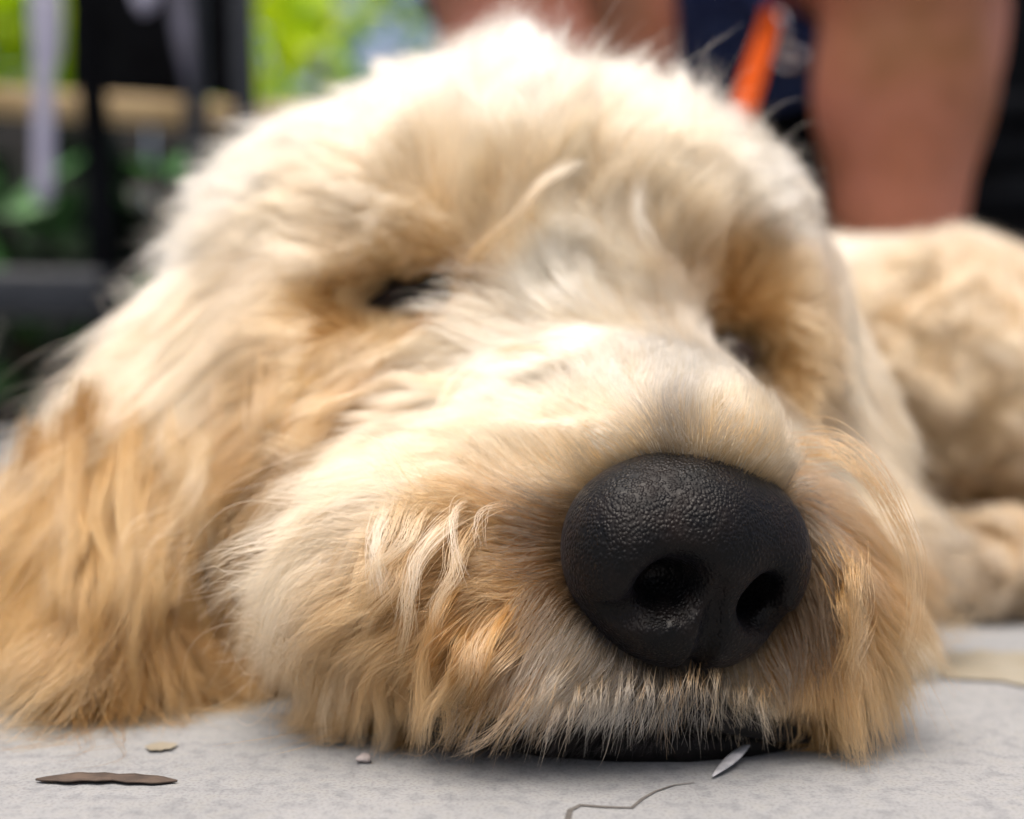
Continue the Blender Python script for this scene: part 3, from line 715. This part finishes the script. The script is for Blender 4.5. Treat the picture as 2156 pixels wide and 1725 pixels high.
mpv = N('ShaderNodeMapping'); mpv.inputs['Scale'].default_value = (1.0, 0.9, 0.8); L(tc.outputs['Object'], mpv.inputs[0])
nd_ = N('ShaderNodeTexNoise'); nd_.inputs['Scale'].default_value = 260; nd_.inputs['Detail'].default_value = 2; L(tc.outputs['Object'], nd_.inputs['Vector'])
ma_ = N('ShaderNodeVectorMath'); ma_.operation = 'MULTIPLY_ADD'; ma_.inputs[1].default_value = (0.0011, 0.0011, 0.0011)
L(nd_.outputs['Color'], ma_.inputs[0]); L(mpv.outputs[0], ma_.inputs[2])
L(ma_.outputs[0], vo.inputs['Vector']); L(ma_.outputs[0], vo2.inputs['Vector'])
b.inputs['Sheen Weight'].default_value = 0.025; b.inputs['Sheen Roughness'].default_value = 0.45; b.inputs['Sheen Tint'].default_value = (0.62, 0.66, 0.9, 1)
rv = N('ShaderNodeMapRange'); rv.inputs['To Min'].default_value = 0.30; rv.inputs['To Max'].default_value = 0.55; rv.inputs['From Min'].default_value = 0.35; rv.inputs['From Max'].default_value = 0.65
nr_ = N('ShaderNodeTexNoise'); nr_.inputs['Scale'].default_value = 420; nr_.inputs['Detail'].default_value = 5; L(tc.outputs['Object'], nr_.inputs['Vector']); L(nr_.outputs['Fac'], rv.inputs['Value']); L(rv.outputs[0], b.inputs['Roughness'])
rr = N('ShaderNodeValToRGB'); rr.color_ramp.elements[0].position = 0.15; rr.color_ramp.elements[1].position = 0.75; rr.color_ramp.interpolation = 'EASE'
rr.color_ramp.elements[0].color = (1, 1, 1, 1); rr.color_ramp.elements[1].color = (0, 0, 0, 1)
L(vo2.outputs['Distance'], rr.inputs[0])
bu = N('ShaderNodeBump'); bu.inputs['Strength'].default_value = 0.65; bu.inputs['Distance'].default_value = 0.0002
L(rr.outputs[0], bu.inputs['Height']); L(bu.outputs[0], b.inputs['Normal'])
nz = N('ShaderNodeTexNoise'); nz.inputs['Scale'].default_value = 160; nz.inputs['Detail'].default_value = 4; L(tc.outputs['Object'], nz.inputs['Vector'])
cr = N('ShaderNodeValToRGB'); cr.color_ramp.elements[0].color = (0.0018, 0.0017, 0.0018, 1); cr.color_ramp.elements[1].color = (0.008, 0.005, 0.004, 1)
cr.color_ramp.elements[0].position = 0.4; cr.color_ramp.elements[1].position = 0.75
L(nz.outputs['Fac'], cr.inputs[0]); L(cr.outputs[0], b.inputs['Base Color'])
noseo = link('nose', mesh_np('nose', V, Fq), dogo, M_nose)
noseo['label'] = 'black pebbled wet nose with comma shaped nostrils'

V = dogV
_, cp = controls(V)
eyeL_d = np.linalg.norm((V - EYE_L) / [1.3, 1, .55], axis=1); eyeR_d = np.linalg.norm((V - EYE_R) / [1.0, 1, .8], axis=1)
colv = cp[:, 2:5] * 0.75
lipc = P(1350, 1520, .205); lip_d = np.linalg.norm((V - lipc) / [3.6, 3.5, 1.2], axis=1)
dark = np.clip(1.3 - lip_d / 0.009, 0, 1)[:, None]
colv = colv * (1 - dark) + np.array([0.012, 0.01, 0.01]) * dark
dk = np.clip(1.5 - np.minimum(eyeL_d / 1.35, eyeR_d) / 0.0075, 0, 1)[:, None]
colv = colv * (1 - dk) + np.array([0.02, 0.012, 0.008]) * dk
nd = (np.clip(1.2 - gsdf('nose', V) / 0.0030, 0, 1) * np.clip((0.056 - V[:, 2]) / 0.01, 0.9, 1))[:, None]
colv = colv * (1 - nd) + np.array([0.02, 0.017, 0.016]) * nd
ca = me.attributes.new('coat', 'FLOAT_COLOR', 'POINT'); ca.data.foreach_set('color', np.concatenate([colv, np.ones((len(V), 1))], 1).astype(np.float32).ravel())


# ---- eyes
M_eye, _, _ = mat('eye_dark', (0.006, 0.004, 0.003), 0.5, 0.12)
M_lid = noisy('eyelid_skin', (0.035, 0.022, 0.018), (0.08, 0.045, 0.035), 300, 0.5)
M_liddark = noisy('eyelid_dark', (0.004, 0.003, 0.003), (0.012, 0.008, 0.007), 300, 0.7, 0.1)
for E, rot, ml, lab in ((EYE_L, -6, M_liddark, 'nearly closed dark eye on the left'), (EYE_R, 28, M_lid, 'half open eye on the right')):
    bm = bmesh.new(); bmesh.ops.create_uvsphere(bm, u_segments=32, v_segments=20, radius=0.0088)
    bmesh.ops.translate(bm, verts=bm.verts[:], vec=Vector(E) + Vector((0, 0.0065, 0.0)))
    eo = bm_obj('eyeball', bm, M_eye, dogo); eo['label'] = lab
    for sgn in (1, -1):
        bm = bmesh.new(); pts = []
        c_, s_ = math.cos(math.radians(rot)), math.sin(math.radians(rot)); hw = 0.0120 if rot < 0 else 0.0095
        for i in range(15):
            a = -1 + 2 * i / 14; u = hw * a; v = (0.0016 if sgn > 0 else -0.0012) * (1 - a * a)
            uu = u * c_ + v * s_; vv = -u * s_ + v * c_
            pts.append(Vector(E) + Vector((uu, -0.0022 + 0.0055 * a * a, vv)))
        bm_tube(bm, pts, [0.0007 + 0.0011 * (1 - (-1 + 2 * i / 14) ** 2) for i in range(15)], 10, 1.0)
        bm_obj('eyelid', bm, ml, dogo)

# ---- black lips between the chin hair
M_lip = noisy('lip_skin', (0.004, 0.004, 0.004), (0.010, 0.008, 0.008), 400, 0.6, 0.15, 0.4, dist=0.0005)
bm = bmesh.new()
bm_tube(bm, [tuple(P(*q)) for q in ((900, 1540, .226), (1050, 1535, .219), (1200, 1520, .213), (1340, 1505, .2105), (1450, 1490, .2095), (1540, 1515, .2115), (1640, 1540, .216), (1740, 1560, .224))],
        [0.0015, 0.0022, 0.0028, 0.0031, 0.0029, 0.0027, 0.002, 0.001], 18, 1.0)
for v in bm.verts: v.co += Vector((0, 1, 0.6)) * 0.0005 * math.sin(v.co.x * 1900) * math.sin(v.co.x * 733 + v.co.z * 900)
bm_obj('upper_lip', bm, M_lip, dogo)
bm = bmesh.new()
bm_tube(bm, [tuple(P(*q)) for q in ((1000, 1570, .226), (1150, 1572, .219), (1300, 1572, .2155), (1450, 1568, .2150), (1580, 1568, .218), (1700, 1570, .225))],
        [0.0015, 0.0026, 0.0030, 0.0030, 0.0024, 0.001], 18, 1.0)
for v in bm.verts: v.co += Vector((0, 1, 0.6)) * 0.0005 * math.sin(v.co.x * 1500) * math.sin(v.co.x * 633 + v.co.z * 900)
bm_obj('lower_lip', bm, M_lip, dogo)

# ------------------------------------------------------------------ fur (hair curves that belong to the dog)
def hair_material():
    m = bpy.data.materials.new('dog_hair'); m.use_nodes = True; t = m.node_tree; t.nodes.clear()
    N = t.nodes.new; L = t.links.new
    out = N('ShaderNodeOutputMaterial'); at = N('ShaderNodeAttribute'); at.attribute_name = 'coat'
    h = N('ShaderNodeBsdfHairPrincipled'); h.model = 'CHIANG'; h.parametrization = 'COLOR'
    h.inputs['Roughness'].default_value = 0.38; h.inputs['Radial Roughness'].default_value = 0.7; h.inputs['Coat'].default_value = 0.0
    h.inputs['IOR'].default_value = 1.45
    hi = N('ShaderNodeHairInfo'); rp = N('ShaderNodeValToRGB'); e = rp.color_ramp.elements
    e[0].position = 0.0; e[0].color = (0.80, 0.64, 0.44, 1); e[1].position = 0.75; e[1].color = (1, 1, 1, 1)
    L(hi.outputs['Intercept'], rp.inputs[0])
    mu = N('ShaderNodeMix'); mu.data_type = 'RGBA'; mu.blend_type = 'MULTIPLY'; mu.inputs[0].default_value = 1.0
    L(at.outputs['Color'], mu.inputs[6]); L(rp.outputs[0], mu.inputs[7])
    L(mu.outputs[2], h.inputs['Color'])
    df = N('ShaderNodeBsdfDiffuse'); L(mu.outputs[2], df.inputs[0])
    mx = N('ShaderNodeMixShader'); mx.inputs[0].default_value = 0.35
    L(h.outputs[0], mx.inputs[1]); L(df.outputs[0], mx.inputs[2])
    L(mx.outputs[0], out.inputs[0])
    return m
M_hair = hair_material()

def sample(prims, me, density, seed):
    """density(points) -> hairs per m2"""
    r = np.random.default_rng(seed)
    n = len(me.vertices); co = np.empty(n * 3, np.float32); me.vertices.foreach_get('co', co); co = co.reshape(-1, 3).astype(float)
    nf = len(me.polygons); ix = np.empty(nf * 4, np.int32); me.loops.foreach_get('vertex_index', ix); ix = ix.reshape(-1, 4)
    a, b_, c_, d_ = (co[ix[:, i]] for i in range(4))
    ar = np.linalg.norm(np.cross(c_ - a, d_ - b_), axis=1) / 2
    ce = (a + b_ + c_ + d_) / 4
    ex = ar * density(ce); k = r.poisson(ex)
    fi = np.repeat(np.arange(nf), k); u = r.random((len(fi), 1)); v = r.random((len(fi), 1))
    p = (a[fi] * (1 - u) + b_[fi] * u) * (1 - v) + (d_[fi] * (1 - u) + c_[fi] * u) * v
    return p

LMUL = 1.0; AMP = 1.0
def strands(p, prims, K, seed, nz_dir=0.25, len_jit=0.25, curl=True, grav=0.25):
    r = np.random.default_rng(seed); n = len(p)
    nrm = ggrad('dog', p); fd, par = controls(p)
    fd = fd + nvec(p, 38, 3) * 0.30 + nvec(p, 100, 5) * nz_dir
    body = (p[:, 1] > 0.385) | ((p[:, 0] > 0.115) & (p[:, 1] > 0.33))
    fd[body] = fd[body] * 0.6 + nvec(p[body], 135, 31) * 1.5
    tg = unit(fd - (fd * nrm).sum(1, keepdims=True) * nrm)
    len_jit = len_jit + 0.3 * (p[:, 0] < -0.072)
    lift = (par[:, 0] * 0.8 * (1 + 0.4 * noise3(p, 80, 8)))[:, None]
    Ln = par[:, 1] * 1.3 * LMUL * (1 + 0.25 * noise3(p, 70, 12)) * (1 - len_jit * r.random(n))
    de = np.minimum(np.linalg.norm((p - EYE_L) / [2.1, 1, .85], axis=1), np.linalg.norm((p - EYE_R) / [1.2, 1, 1], axis=1))
    Ln = Ln * np.clip((de - 0.004) / 0.017, 0.14, 1)
    Ln = Ln * np.clip(0.6 + gsdf('nose', p) / 0.006, 0.6, 1)
    fr_ = (p[:, 1] < 0.238) & (np.abs(p[:, 0] - 0.018) < 0.038) & (p[:, 2] < 0.05) & (r.random(n) < 0.80)
    Ln = np.where(fr_, np.minimum(Ln, np.maximum(0.002, (p[:, 2] - 0.0115) * 1.1)), Ln)
    fly_ = r.random(n) < 0.06; Ln = np.where(fly_, Ln * (1.2 + 0.3 * r.random(n)), Ln)
    d0 = unit(tg * (1 - lift) + nrm * lift)
    step = (Ln / (K - 1))[:, None]
    pts = np.empty((n, K, 3)); cur = p.copy(); dr = d0
    pts[:, 0] = cur
    side = unit(np.cross(tg, nrm))
    for k in range(1, K):
        cur = cur + dr * step
        s = gsdf('dog', cur)
        need = s < 0.0006 * k
        if need.any():
            gg = ggrad('dog', cur[need]); cur[need] += gg * (0.0006 * k - s[need])[:, None]
        cur[:, 2] = np.maximum(cur[:, 2], 0.0006)
        pts[:, k] = cur
        dr = unit(dr + np.array([0, 0, -1]) * grav * 0.12 + tg * 0.05)
    if curl:
        ph = noise3(p, 60, 21) * 6.0; fr = 3.0 + 2.5 * noise3(p, 50, 22) ; fr = np.where(body, 9.0, fr)
        amp = par[:, 5] * (1.25 + 1.2 * (p[:, 0] < -0.072)) * AMP * (1 + 0.5 * noise3(p, 90, 23))
        tt = np.linspace(0, 1, K)[None]
        w1 = (amp[:, None] * tt ** 1.1) * (np.sin(ph[:, None] + fr[:, None] * tt * 1.4) - np.sin(ph[:, None]))
        w2 = (amp[:, None] * tt ** 1.1) * 0.6 * (np.cos(ph[:, None] * 1.7 + fr[:, None] * tt * 1.3) - np.cos(ph[:, None] * 1.7))
        pts = pts + side[:, None] * w1[..., None] + nrm[:, None] * w2[..., None]
        pts[..., 2] = np.maximum(pts[..., 2], 0.0006)
    return pts, par, Ln

def fur(name, prims, me, density, clump_every, K, radius, seed, clump=0.8, parent=None, fly=0.14):
    r = np.random.default_rng(seed)
    p = sample(prims, me, density, seed)
    # no hair from the nose area, none where the skin touches the ground
    inn = gsdf('nose_full', p) < -0.0012
    lipz = (p[:, 2] < 0.0155 - 0.14 * np.abs(p[:, 0] - 0.022)) & (p[:, 1] < 0.240) & (np.abs(p[:, 0] - 0.020) < 0.042)
    el = np.linalg.norm((p - EYE_L + [0.000, 0, 0]) / [3.0, 2.2, 1.05], axis=1) < 0.0066
    er = np.linalg.norm((p - EYE_R) / [1.7, 2.0, 1.0], axis=1) < 0.0042
    thin = (p[:, 1] < 0.232) & (np.abs(p[:, 0] - 0.020) < 0.030) & (p[:, 2] < 0.030) & (r.random(len(p)) < 0.5)
    p = p[~thin & ~inn & (p[:, 2] > 0.002) & ~(lipz & (r.random(len(p)) < 0.70)) & ~(el & (r.random(len(p)) < 0.97)) & ~er]
    n = len(p)
    pts, par, Ln = strands(p, prims, K, seed)
    gi = r.choice(n, max(4, n // clump_every), replace=False)
    gp_, gpar, gL = strands(p[gi], prims, K, seed + 1, nz_dir=0.5, len_jit=0.15)
    # big locks first pull the guides together, then the guides pull the hairs
    g2 = r.choice(len(gi), max(4, len(gi) // 7), replace=False)
    def nearest(src, q_):
        kd = kdtree.KDTree(len(src))
        for i, q in enumerate(src): kd.insert(q, i)
        kd.balance(); return np.fromiter((kd.find(q)[1] for q in q_), int, len(q_))
    nb = nearest(p[gi][g2], p[gi] + r.normal(size=(len(gi), 3)) * 0.0015)
    tt = np.linspace(0, 1, K)[None, :, None]
    gr = p[gi]; big = gr[:, None] * 0 + gr[g2][nb][:, None] + (gp_[g2][nb] - gr[g2][nb][:, None]) * np.clip(gL / gL[g2][nb], 0.6, 1.2)[:, None, None] + (gr - gr[g2][nb])[:, None] * (1 - 0.55 * tt)
    c2 = 0.75 * np.minimum(1, tt * 1.3) * (0.6 + 0.4 * r.random((len(gi), 1, 1)))
    gp_ = gp_ * (1 - c2) + big * c2
    near = nearest(gr, p + r.normal(size=(n, 3)) * 0.0006)
    tt = np.linspace(0, 1, K)[None, :, None]
    cf = clump * np.clip(Ln / 0.022, 0.45, 1)[:, None, None] * (0.65 + 0.35 * r.random((n, 1, 1))) * np.minimum(1, tt * 1.35) ** 0.8
    cf = np.where(r.random((n, 1, 1)) < fly, 0.1 * cf, cf)
    off = (p - p[gi][near])[:, None, :] * (1 - 0.70 * tt)
    lf = (Ln / gL[near])[:, None, None]
    gpath = p[gi][near][:, None] + (gp_[near] - p[gi][near][:, None]) * np.clip(lf, 0.6, 1.1)
    pts = pts * (1 - cf) + (gpath + off) * cf
    wob = r.normal(size=(n, 1, 3)) * 0.0007 * np.sin(tt * (3 + 3 * r.random((n, 1, 1))) + 6 * r.random((n, 1, 1))) * tt * (Ln / 0.02)[:, None, None]
    pts = pts + wob
    rr_ = nvec(pts.reshape(-1, 3), 900, 40).reshape(n, K, 3) * 0.00018 * tt
    pts = pts + rr_
    pts[..., 2] = np.maximum(pts[..., 2], 0.0005)
    inz = gsdf('nose_full', pts.reshape(-1, 3)).reshape(n, K)
    bad = (inz[:, 3:] < -0.0002).any(1); keep = ~bad
    pts, near, par = pts[keep], near[keep], par[keep]; n = len(pts)
    cj = 1 + 0.14 * r.normal(size=(n, 1)) * 0.6 + 0.16 * (r.random(len(gi))[near][:, None] - 0.5)
    hue = (r.random(len(gi))[near][:, None] - 0.5) * 0.5 + 0.12 * r.normal(size=(n, 1))
    dE = np.minimum(np.linalg.norm((pts[:, 0] - EYE_L + [0.004, 0, 0]) / [2.3, 1.5, 1.0], axis=1), np.linalg.norm((pts[:, 0] - EYE_R) / [1.4, 1.5, 1], axis=1))[:, None]
    dk_ = np.clip(1.5 - dE / 0.0072, 0, 0.95); db = np.clip(1.4 - dE / 0.0072, 0, 0.8) * np.where(pts[:, 0, 0] > 0.02, 0.55, 1)[:, None]
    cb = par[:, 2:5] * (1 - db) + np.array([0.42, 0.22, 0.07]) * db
    cb = cb * (1 - dk_) + np.array([0.03, 0.016, 0.008]) * dk_
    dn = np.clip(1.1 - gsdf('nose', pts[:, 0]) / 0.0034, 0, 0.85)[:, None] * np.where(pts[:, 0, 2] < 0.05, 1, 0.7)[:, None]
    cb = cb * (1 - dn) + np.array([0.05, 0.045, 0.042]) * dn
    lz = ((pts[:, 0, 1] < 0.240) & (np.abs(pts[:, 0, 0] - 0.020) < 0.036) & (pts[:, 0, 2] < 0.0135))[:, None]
    cb = np.where(lz, np.array([0.02, 0.016, 0.014]), cb)  # black hairs round the lip; shade under the chin is in this colour too
    bd = ((pts[:, 0, 1] > 0.385) | (pts[:, 0, 0] > 0.115))[:, None]
    nb_ = np.clip(0.5 + 1.1 * noise3(pts[:, 0], 130, 61), 0, 1)[:, None]
    cb = np.where(bd, cb * (1 - 0.28 * nb_ * np.array([[0.45, 0.7, 1.0]])), cb)
    c = cb * cj * np.array([1, 1, 1]) * (1 + hue * np.array([[0.02, 0.10, 0.25]]))
    return pts, np.clip(c, 0.01, 0.93)

def curves_obj(name, pts, colr, radius, parent, mat_, taper=0.85):
    n, K, _ = pts.shape
    hc = bpy.data.hair_curves.new(name); hc.add_curves([K] * n)
    hc.attributes['position'].data.foreach_set('vector', pts.astype(np.float32).ravel())
    ra = hc.attributes.get('radius') or hc.attributes.new('radius', 'FLOAT', 'POINT')
    tt = np.linspace(0, 1, K)[None]
    rad = radius * np.ones((n, 1)) * (1 - taper * tt ** 2.0)
    ra.data.foreach_set('value', rad.astype(np.float32).ravel())
    ca = hc.attributes.new('coat', 'FLOAT_COLOR', 'CURVE')
    ca.data.foreach_set('color', np.concatenate([colr, np.ones((n, 1))], 1).astype(np.float32).ravel())
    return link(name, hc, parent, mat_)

def dens_head(c):
    vis = (c[:, 1] < 0.40) & (c[:, 2] > 0.001)
    inside_leg = (c[:, 0] > 0.12)
    dv = 4.2e6 * np.where(c[:, 1] < 0.27, 1.25, 1.0)
    # thin the side that no viewpoint near the camera sees
    return np.where(vis & ~inside_leg, dv, 0)
def dens_body(c):
    front = (c[:, 1] < 0.56) & ((c[:, 1] >= 0.40) | (c[:, 0] > 0.12))
    return np.where(front, 3.0e6, np.where(c[:, 1] >= 0.56, 0.5e6, 0))
DENS = 1.0
pts, colr = fur('fur', dog, me, lambda c: dens_head(c) * DENS, 60, 12, 0.00005, 101, clump=0.86)
print('head hairs', len(pts))
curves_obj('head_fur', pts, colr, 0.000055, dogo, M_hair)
pts, colr = fur('fur', dog, me, lambda c: dens_body(c) * DENS, 70, 12, 0.00006, 202, clump=0.9)
print('body hairs', len(pts))
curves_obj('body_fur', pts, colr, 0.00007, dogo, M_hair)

LMUL, AMP = 1.6, 2.1
def dens_wisp(c):
    d0 = dens_head(c); nose_gap = np.clip(gsdf('nose', c) / 0.012 - 0.6, 0, 1)
    de_ = np.minimum(np.linalg.norm((c - EYE_L) / [2.0, 1.5, 1], axis=1), np.linalg.norm((c - EYE_R) / [1.3, 1.5, 1], axis=1))
    d0 = np.where(de_ < 0.012, 0, d0)
    return d0 * 0.10 * nose_gap * (noise3(c, 70, 77) > -0.1)
pts, colr = fur('fur', dog, me, dens_wisp, 55, 16, 0.00005, 303, clump=0.97, fly=0.10)
print('wisps', len(pts))
curves_obj('fur_wisps', pts, np.clip(colr * 1.04, 0, 0.93), 0.00005, dogo, M_hair)
LMUL, AMP = 1.0, 1.0
# hero locks that stand out of the coat: image path with depths, spread mm, colour, count
LOCKS = [
    ([(1030, 190, .335), (1045, 130, .335), (1062, 80, .335), (1068, 44, .336)], 4.5, (0.88, 0.8, 0.66), 300),
    ([(1100, 190, .335), (1110, 130, .335), (1105, 90, .335), (1085, 60, .336)], 5, (0.88, 0.8, 0.66), 300),
    ([(1000, 180, .335), (985, 120, .335), (1010, 90, .335), (1040, 70, .336)], 5, (0.88, 0.8, 0.66), 300),
    ([(470, 430, .338), (430, 400, .338), (395, 385, .338), (372, 400, .338)], 2.0, (0.88, 0.8, 0.66), 140),
    ([(1680, 942, .222), (1760, 945, .216), (1830, 1000, .212), (1880, 1080, .210), (1920, 1170, .210), (1925, 1290, .212), (1900, 1400, .214)], 1.5, (0.74, 0.42, 0.14), 130),
    ([(1740, 1120, .213), (1790, 1220, .209), (1830, 1310, .208), (1870, 1420, .209), (1888, 1530, .212)], 1.6, (0.68, 0.44, 0.2), 50),
    ([(820, 1010, .238), (812, 1080, .230), (790, 1140, .226), (795, 1200, .224), (812, 1270, .223)], 0.9, (0.9, 0.8, 0.66), 160),
    ([(1040, 1050, .222), (970, 1060, .216), (950, 1110, .214), (958, 1170, .213), (975, 1230, .213)], 0.35, (0.88, 0.74, 0.58), 40),
    ([(1120, 1060, .220), (1030, 1070, .214), (1005, 1110, .212), (1008, 1160, .212)], 0.25, (0.85, 0.7, 0.55), 25),
    ([(760, 1010, .240), (640, 960, .238), (560, 940, .240), (500, 990, .242), (497, 1110, .243)], 2.0, (0.88, 0.76, 0.6), 200),
    ([(760, 1040, .238), (640, 1005, .236), (550, 1030, .238), (505, 1090, .241), (498, 1150, .243)], 1.7, (0.86, 0.74, 0.56), 160),
    ([(760, 1130, .236), (700, 1180, .230), (668, 1230, .227), (655, 1290, .225), (660, 1330, .225)], 1.1, (0.88, 0.8, 0.72), 220),
    ([(700, 1330, .226), (680, 1400, .222), (668, 1470, .219), (672, 1540, .217), (680, 1600, .216)], 0.9, (0.86, 0.72, 0.52), 160),
    ([(650, 1320, .226), (580, 1370, .224), (520, 1430, .224), (488, 1490, .226)], 0.5, (0.7, 0.6, 0.45), 50),
    ([(445, 860, .285), (470, 960, .275), (490, 1040, .268), (500, 1140, .262)], 1.2, (0.86, 0.76, 0.6), 200),
    ([(1000, 1260, .214), (900, 1360, .210), (850, 1460, .208), (815, 1560, .207), (800, 1605, .206)], 1.2, (0.80, 0.60, 0.36), 220),
    ([(1060, 1300, .212), (980, 1390, .208), (920, 1470, .206), (880, 1590, .206)], 1.0, (0.78, 0.58, 0.36), 180),
    ([(1120, 1330, .210), (1030, 1420, .206), (985, 1510, .205), (975, 1600, .205)], 0.8, (0.74, 0.54, 0.33), 120),
    ([(1150, 1390, .207), (1090, 1480, .204), (1030, 1550, .203), (960, 1590, .204)], 0.6, (0.7, 0.42, 0.18), 70),
    ([(1220, 1370, .206), (1160, 1440, .202), (1120, 1500, .2015), (1050, 1570, .203)], 1.4, (0.42, 0.34, 0.25), 50),
    ([(960, 640, .262), (1000, 540, .262), (1080, 460, .262), (1130, 400, .266), (1210, 335, .272)], 0.8, (0.72, 0.56, 0.36), 110),
    ([(1130, 520, .266), (1110, 430, .262), (1160, 370, .262), (1240, 340, .266)], 0.9, (0.78, 0.62, 0.42), 130),
    ([(1380, 620, .272), (1370, 520, .268), (1345, 450, .268), (1350, 370, .272)], 1.2, (0.88, 0.8, 0.66), 160),
    ([(1000, 760, .250), (1080, 735, .244), (1180, 740, .244), (1220, 770, .246)], 0.5, (0.8, 0.62, 0.4), 60),
    ([(910, 930, .240), (960, 800, .238), (1040, 760, .238), (1130, 750, .240)], 0.8, (0.86, 0.74, 0.55), 110),
]
rw = random.Random(4)
for i in range(80):      # single whiskery hairs hanging over the dark lip
    x = 960 + 8.3 * i + rw.uniform(-12, 12); y = 1440 - 35 * math.exp(-((x - 1450) / 150) ** 2) + rw.uniform(-20, 15); dx = -70 * (1500 - x) / 500 + rw.uniform(-25, 25)
    c_ = rw.choice([(0.75, 0.6, 0.42), (0.55, 0.5, 0.43), (0.62, 0.4, 0.2), (0.4, 0.37, 0.33)])
    LOCKS.append(([(x, y, .208), (x + dx * 0.2, y + 45, .204), (x + dx * 0.6, y + 95, .203), (x + dx, min(1602, y + rw.uniform(110, 190)), .203)], 0.35, c_, rw.choice([3, 5, 8])))
PAL = [(0.72, 0.54, 0.33), (0.58, 0.36, 0.16), (0.82, 0.70, 0.53), (0.42, 0.24, 0.09), (0.64, 0.43, 0.22), (0.55, 0.30, 0.11)]
def hang(n, xr, yr, dxr, yend, cnt, sp, pal, wav, d0):
    for i in range(n):
        x = xr[0] + (xr[1] - xr[0]) * (i + rw.random()) / n; y = rw.uniform(*yr); x2 = x + rw.uniform(*dxr); y2 = rw.uniform(*yend); b_ = rw.uniform(-wav, wav)
        bow = (x2 - x) * 0.35
        LOCKS.append(([(x, y, d0), (x + bow * 1.35 + b_ * .4, y + (y2 - y) * .22, d0), (x + bow * 2.05 + b_, y + (y2 - y) * .48, d0), (x + bow * 2.6 - b_ * .3, y + (y2 - y) * .75, d0), (x2, y2, d0)],
                      rw.uniform(*sp), rw.choice(pal), -rw.randint(*cnt)))
hang(28, (640, 1100), (1200, 1380), (-150, -50), (1520, 1604), (40, 90), (0.5, 0.95), PAL, 18, .215)
hang(16, (620, 1050), (1020, 1180), (-190, -90), (1260, 1420), (40, 80), (0.6, 1.1), PAL[:3] + PAL[4:5], 25, .225)
hang(13, (1765, 1870), (1080, 1330), (-10, 40), (1430, 1580), (30, 60), (0.8, 1.5), PAL, 22, .215)
hang(26, (40, 470), (780, 1120), (-90, 20), (1250, 1500), (60, 120), (1.0, 1.9), [(0.50, 0.31, 0.13), (0.40, 0.23, 0.085), (0.60, 0.43, 0.24), (0.47, 0.29, 0.12)], 40, .27)
hang(12, (430, 640), (700, 900), (-90, -10), (1050, 1250), (50, 90), (0.9, 1.6), PAL, 30, .27)
def catmull(cp, K):
    cp = np.array(cp); cp = np.concatenate([2 * cp[:1] - cp[1:2], cp, 2 * cp[-1:] - cp[-2:-1]]); m = len(cp) - 3
    out = []
    for i in range(K):
        u = i / (K - 1) * m; k = min(int(u), m - 1); f = u - k
        a, b_, c_, d_ = cp[k:k + 4]
        out.append(0.5 * (2 * b_ + (c_ - a) * f + (2 * a - 5 * b_ + 4 * c_ - d_) * f * f + (3 * b_ - a - 3 * c_ + d_) * f ** 3))
    return np.array(out)
hp, hcol = [], []
K = 16
for path, sp, cc, cnt in LOCKS:
    if path[0][2] < 0.33 and path[0][0] != 1680:
        last = 0.0; sn = []
        for j_, q in enumerate(path):
            h_ = snap_depth(q[0], q[1]); t_j = j_ / (len(path) - 1)
            if h_ and h_ < 0.33: last = q[2] - (h_ + 0.001 - 0.0145 * (1 - math.exp(-4.5 * t_j)))
            sn.append([q[0], q[1], q[2] - last, h_ is not None])
        base = catmull([P(*q[:3]) for q in sn], K)
    else: base = catmull([P(*q) for q in path], K)
    if cnt < 0: cnt = -cnt
    else: cnt = int(cnt * (0.55 if path[0][1] < 1250 else 0.35)) if cnt > 20 else cnt
    sp = sp * (1.7 if cnt > 20 else 1)
    o = RNG.normal(size=(cnt, 1, 3)) * sp * 1e-3 * 0.6; tt = np.linspace(0, 1, K)[None, :, None]
    prof = (1.25 - 1.15 * tt ** 1.3)
    L_ = (0.8 + 0.22 * RNG.random((cnt, 1, 1)))
    idx = np.clip(np.linspace(0, 1, K)[None] * L_[:, :, 0] * (K - 1), 0, K - 1); i0 = np.minimum(idx.astype(int), K - 2); fr = (idx - i0)[..., None]
    q = base[i0] * (1 - fr) + base[i0 + 1] * fr + o * prof
    q += RNG.normal(size=(cnt, 1, 3)) * 0.0008 * tt ** 1.5 + RNG.normal(size=(cnt, 1, 3)) * 0.0005 * np.sin(tt * (4 + 3 * RNG.random((cnt, 1, 1))) + 6 * RNG.random((cnt, 1, 1)))
    q[..., 2] = np.maximum(q[..., 2], 0.0006)
    loc = controls(base[:1])[1][0, 2:5]
    hp.append(q); hcol.append(np.clip((np.array(cc) * 0.55 + loc * 0.45) * (1 + 0.1 * RNG.normal(size=(cnt, 1))), 0.02, 0.93))
curves_obj('fur_lock', np.concatenate(hp), np.concatenate(hcol), 0.000042, dogo, M_hair)
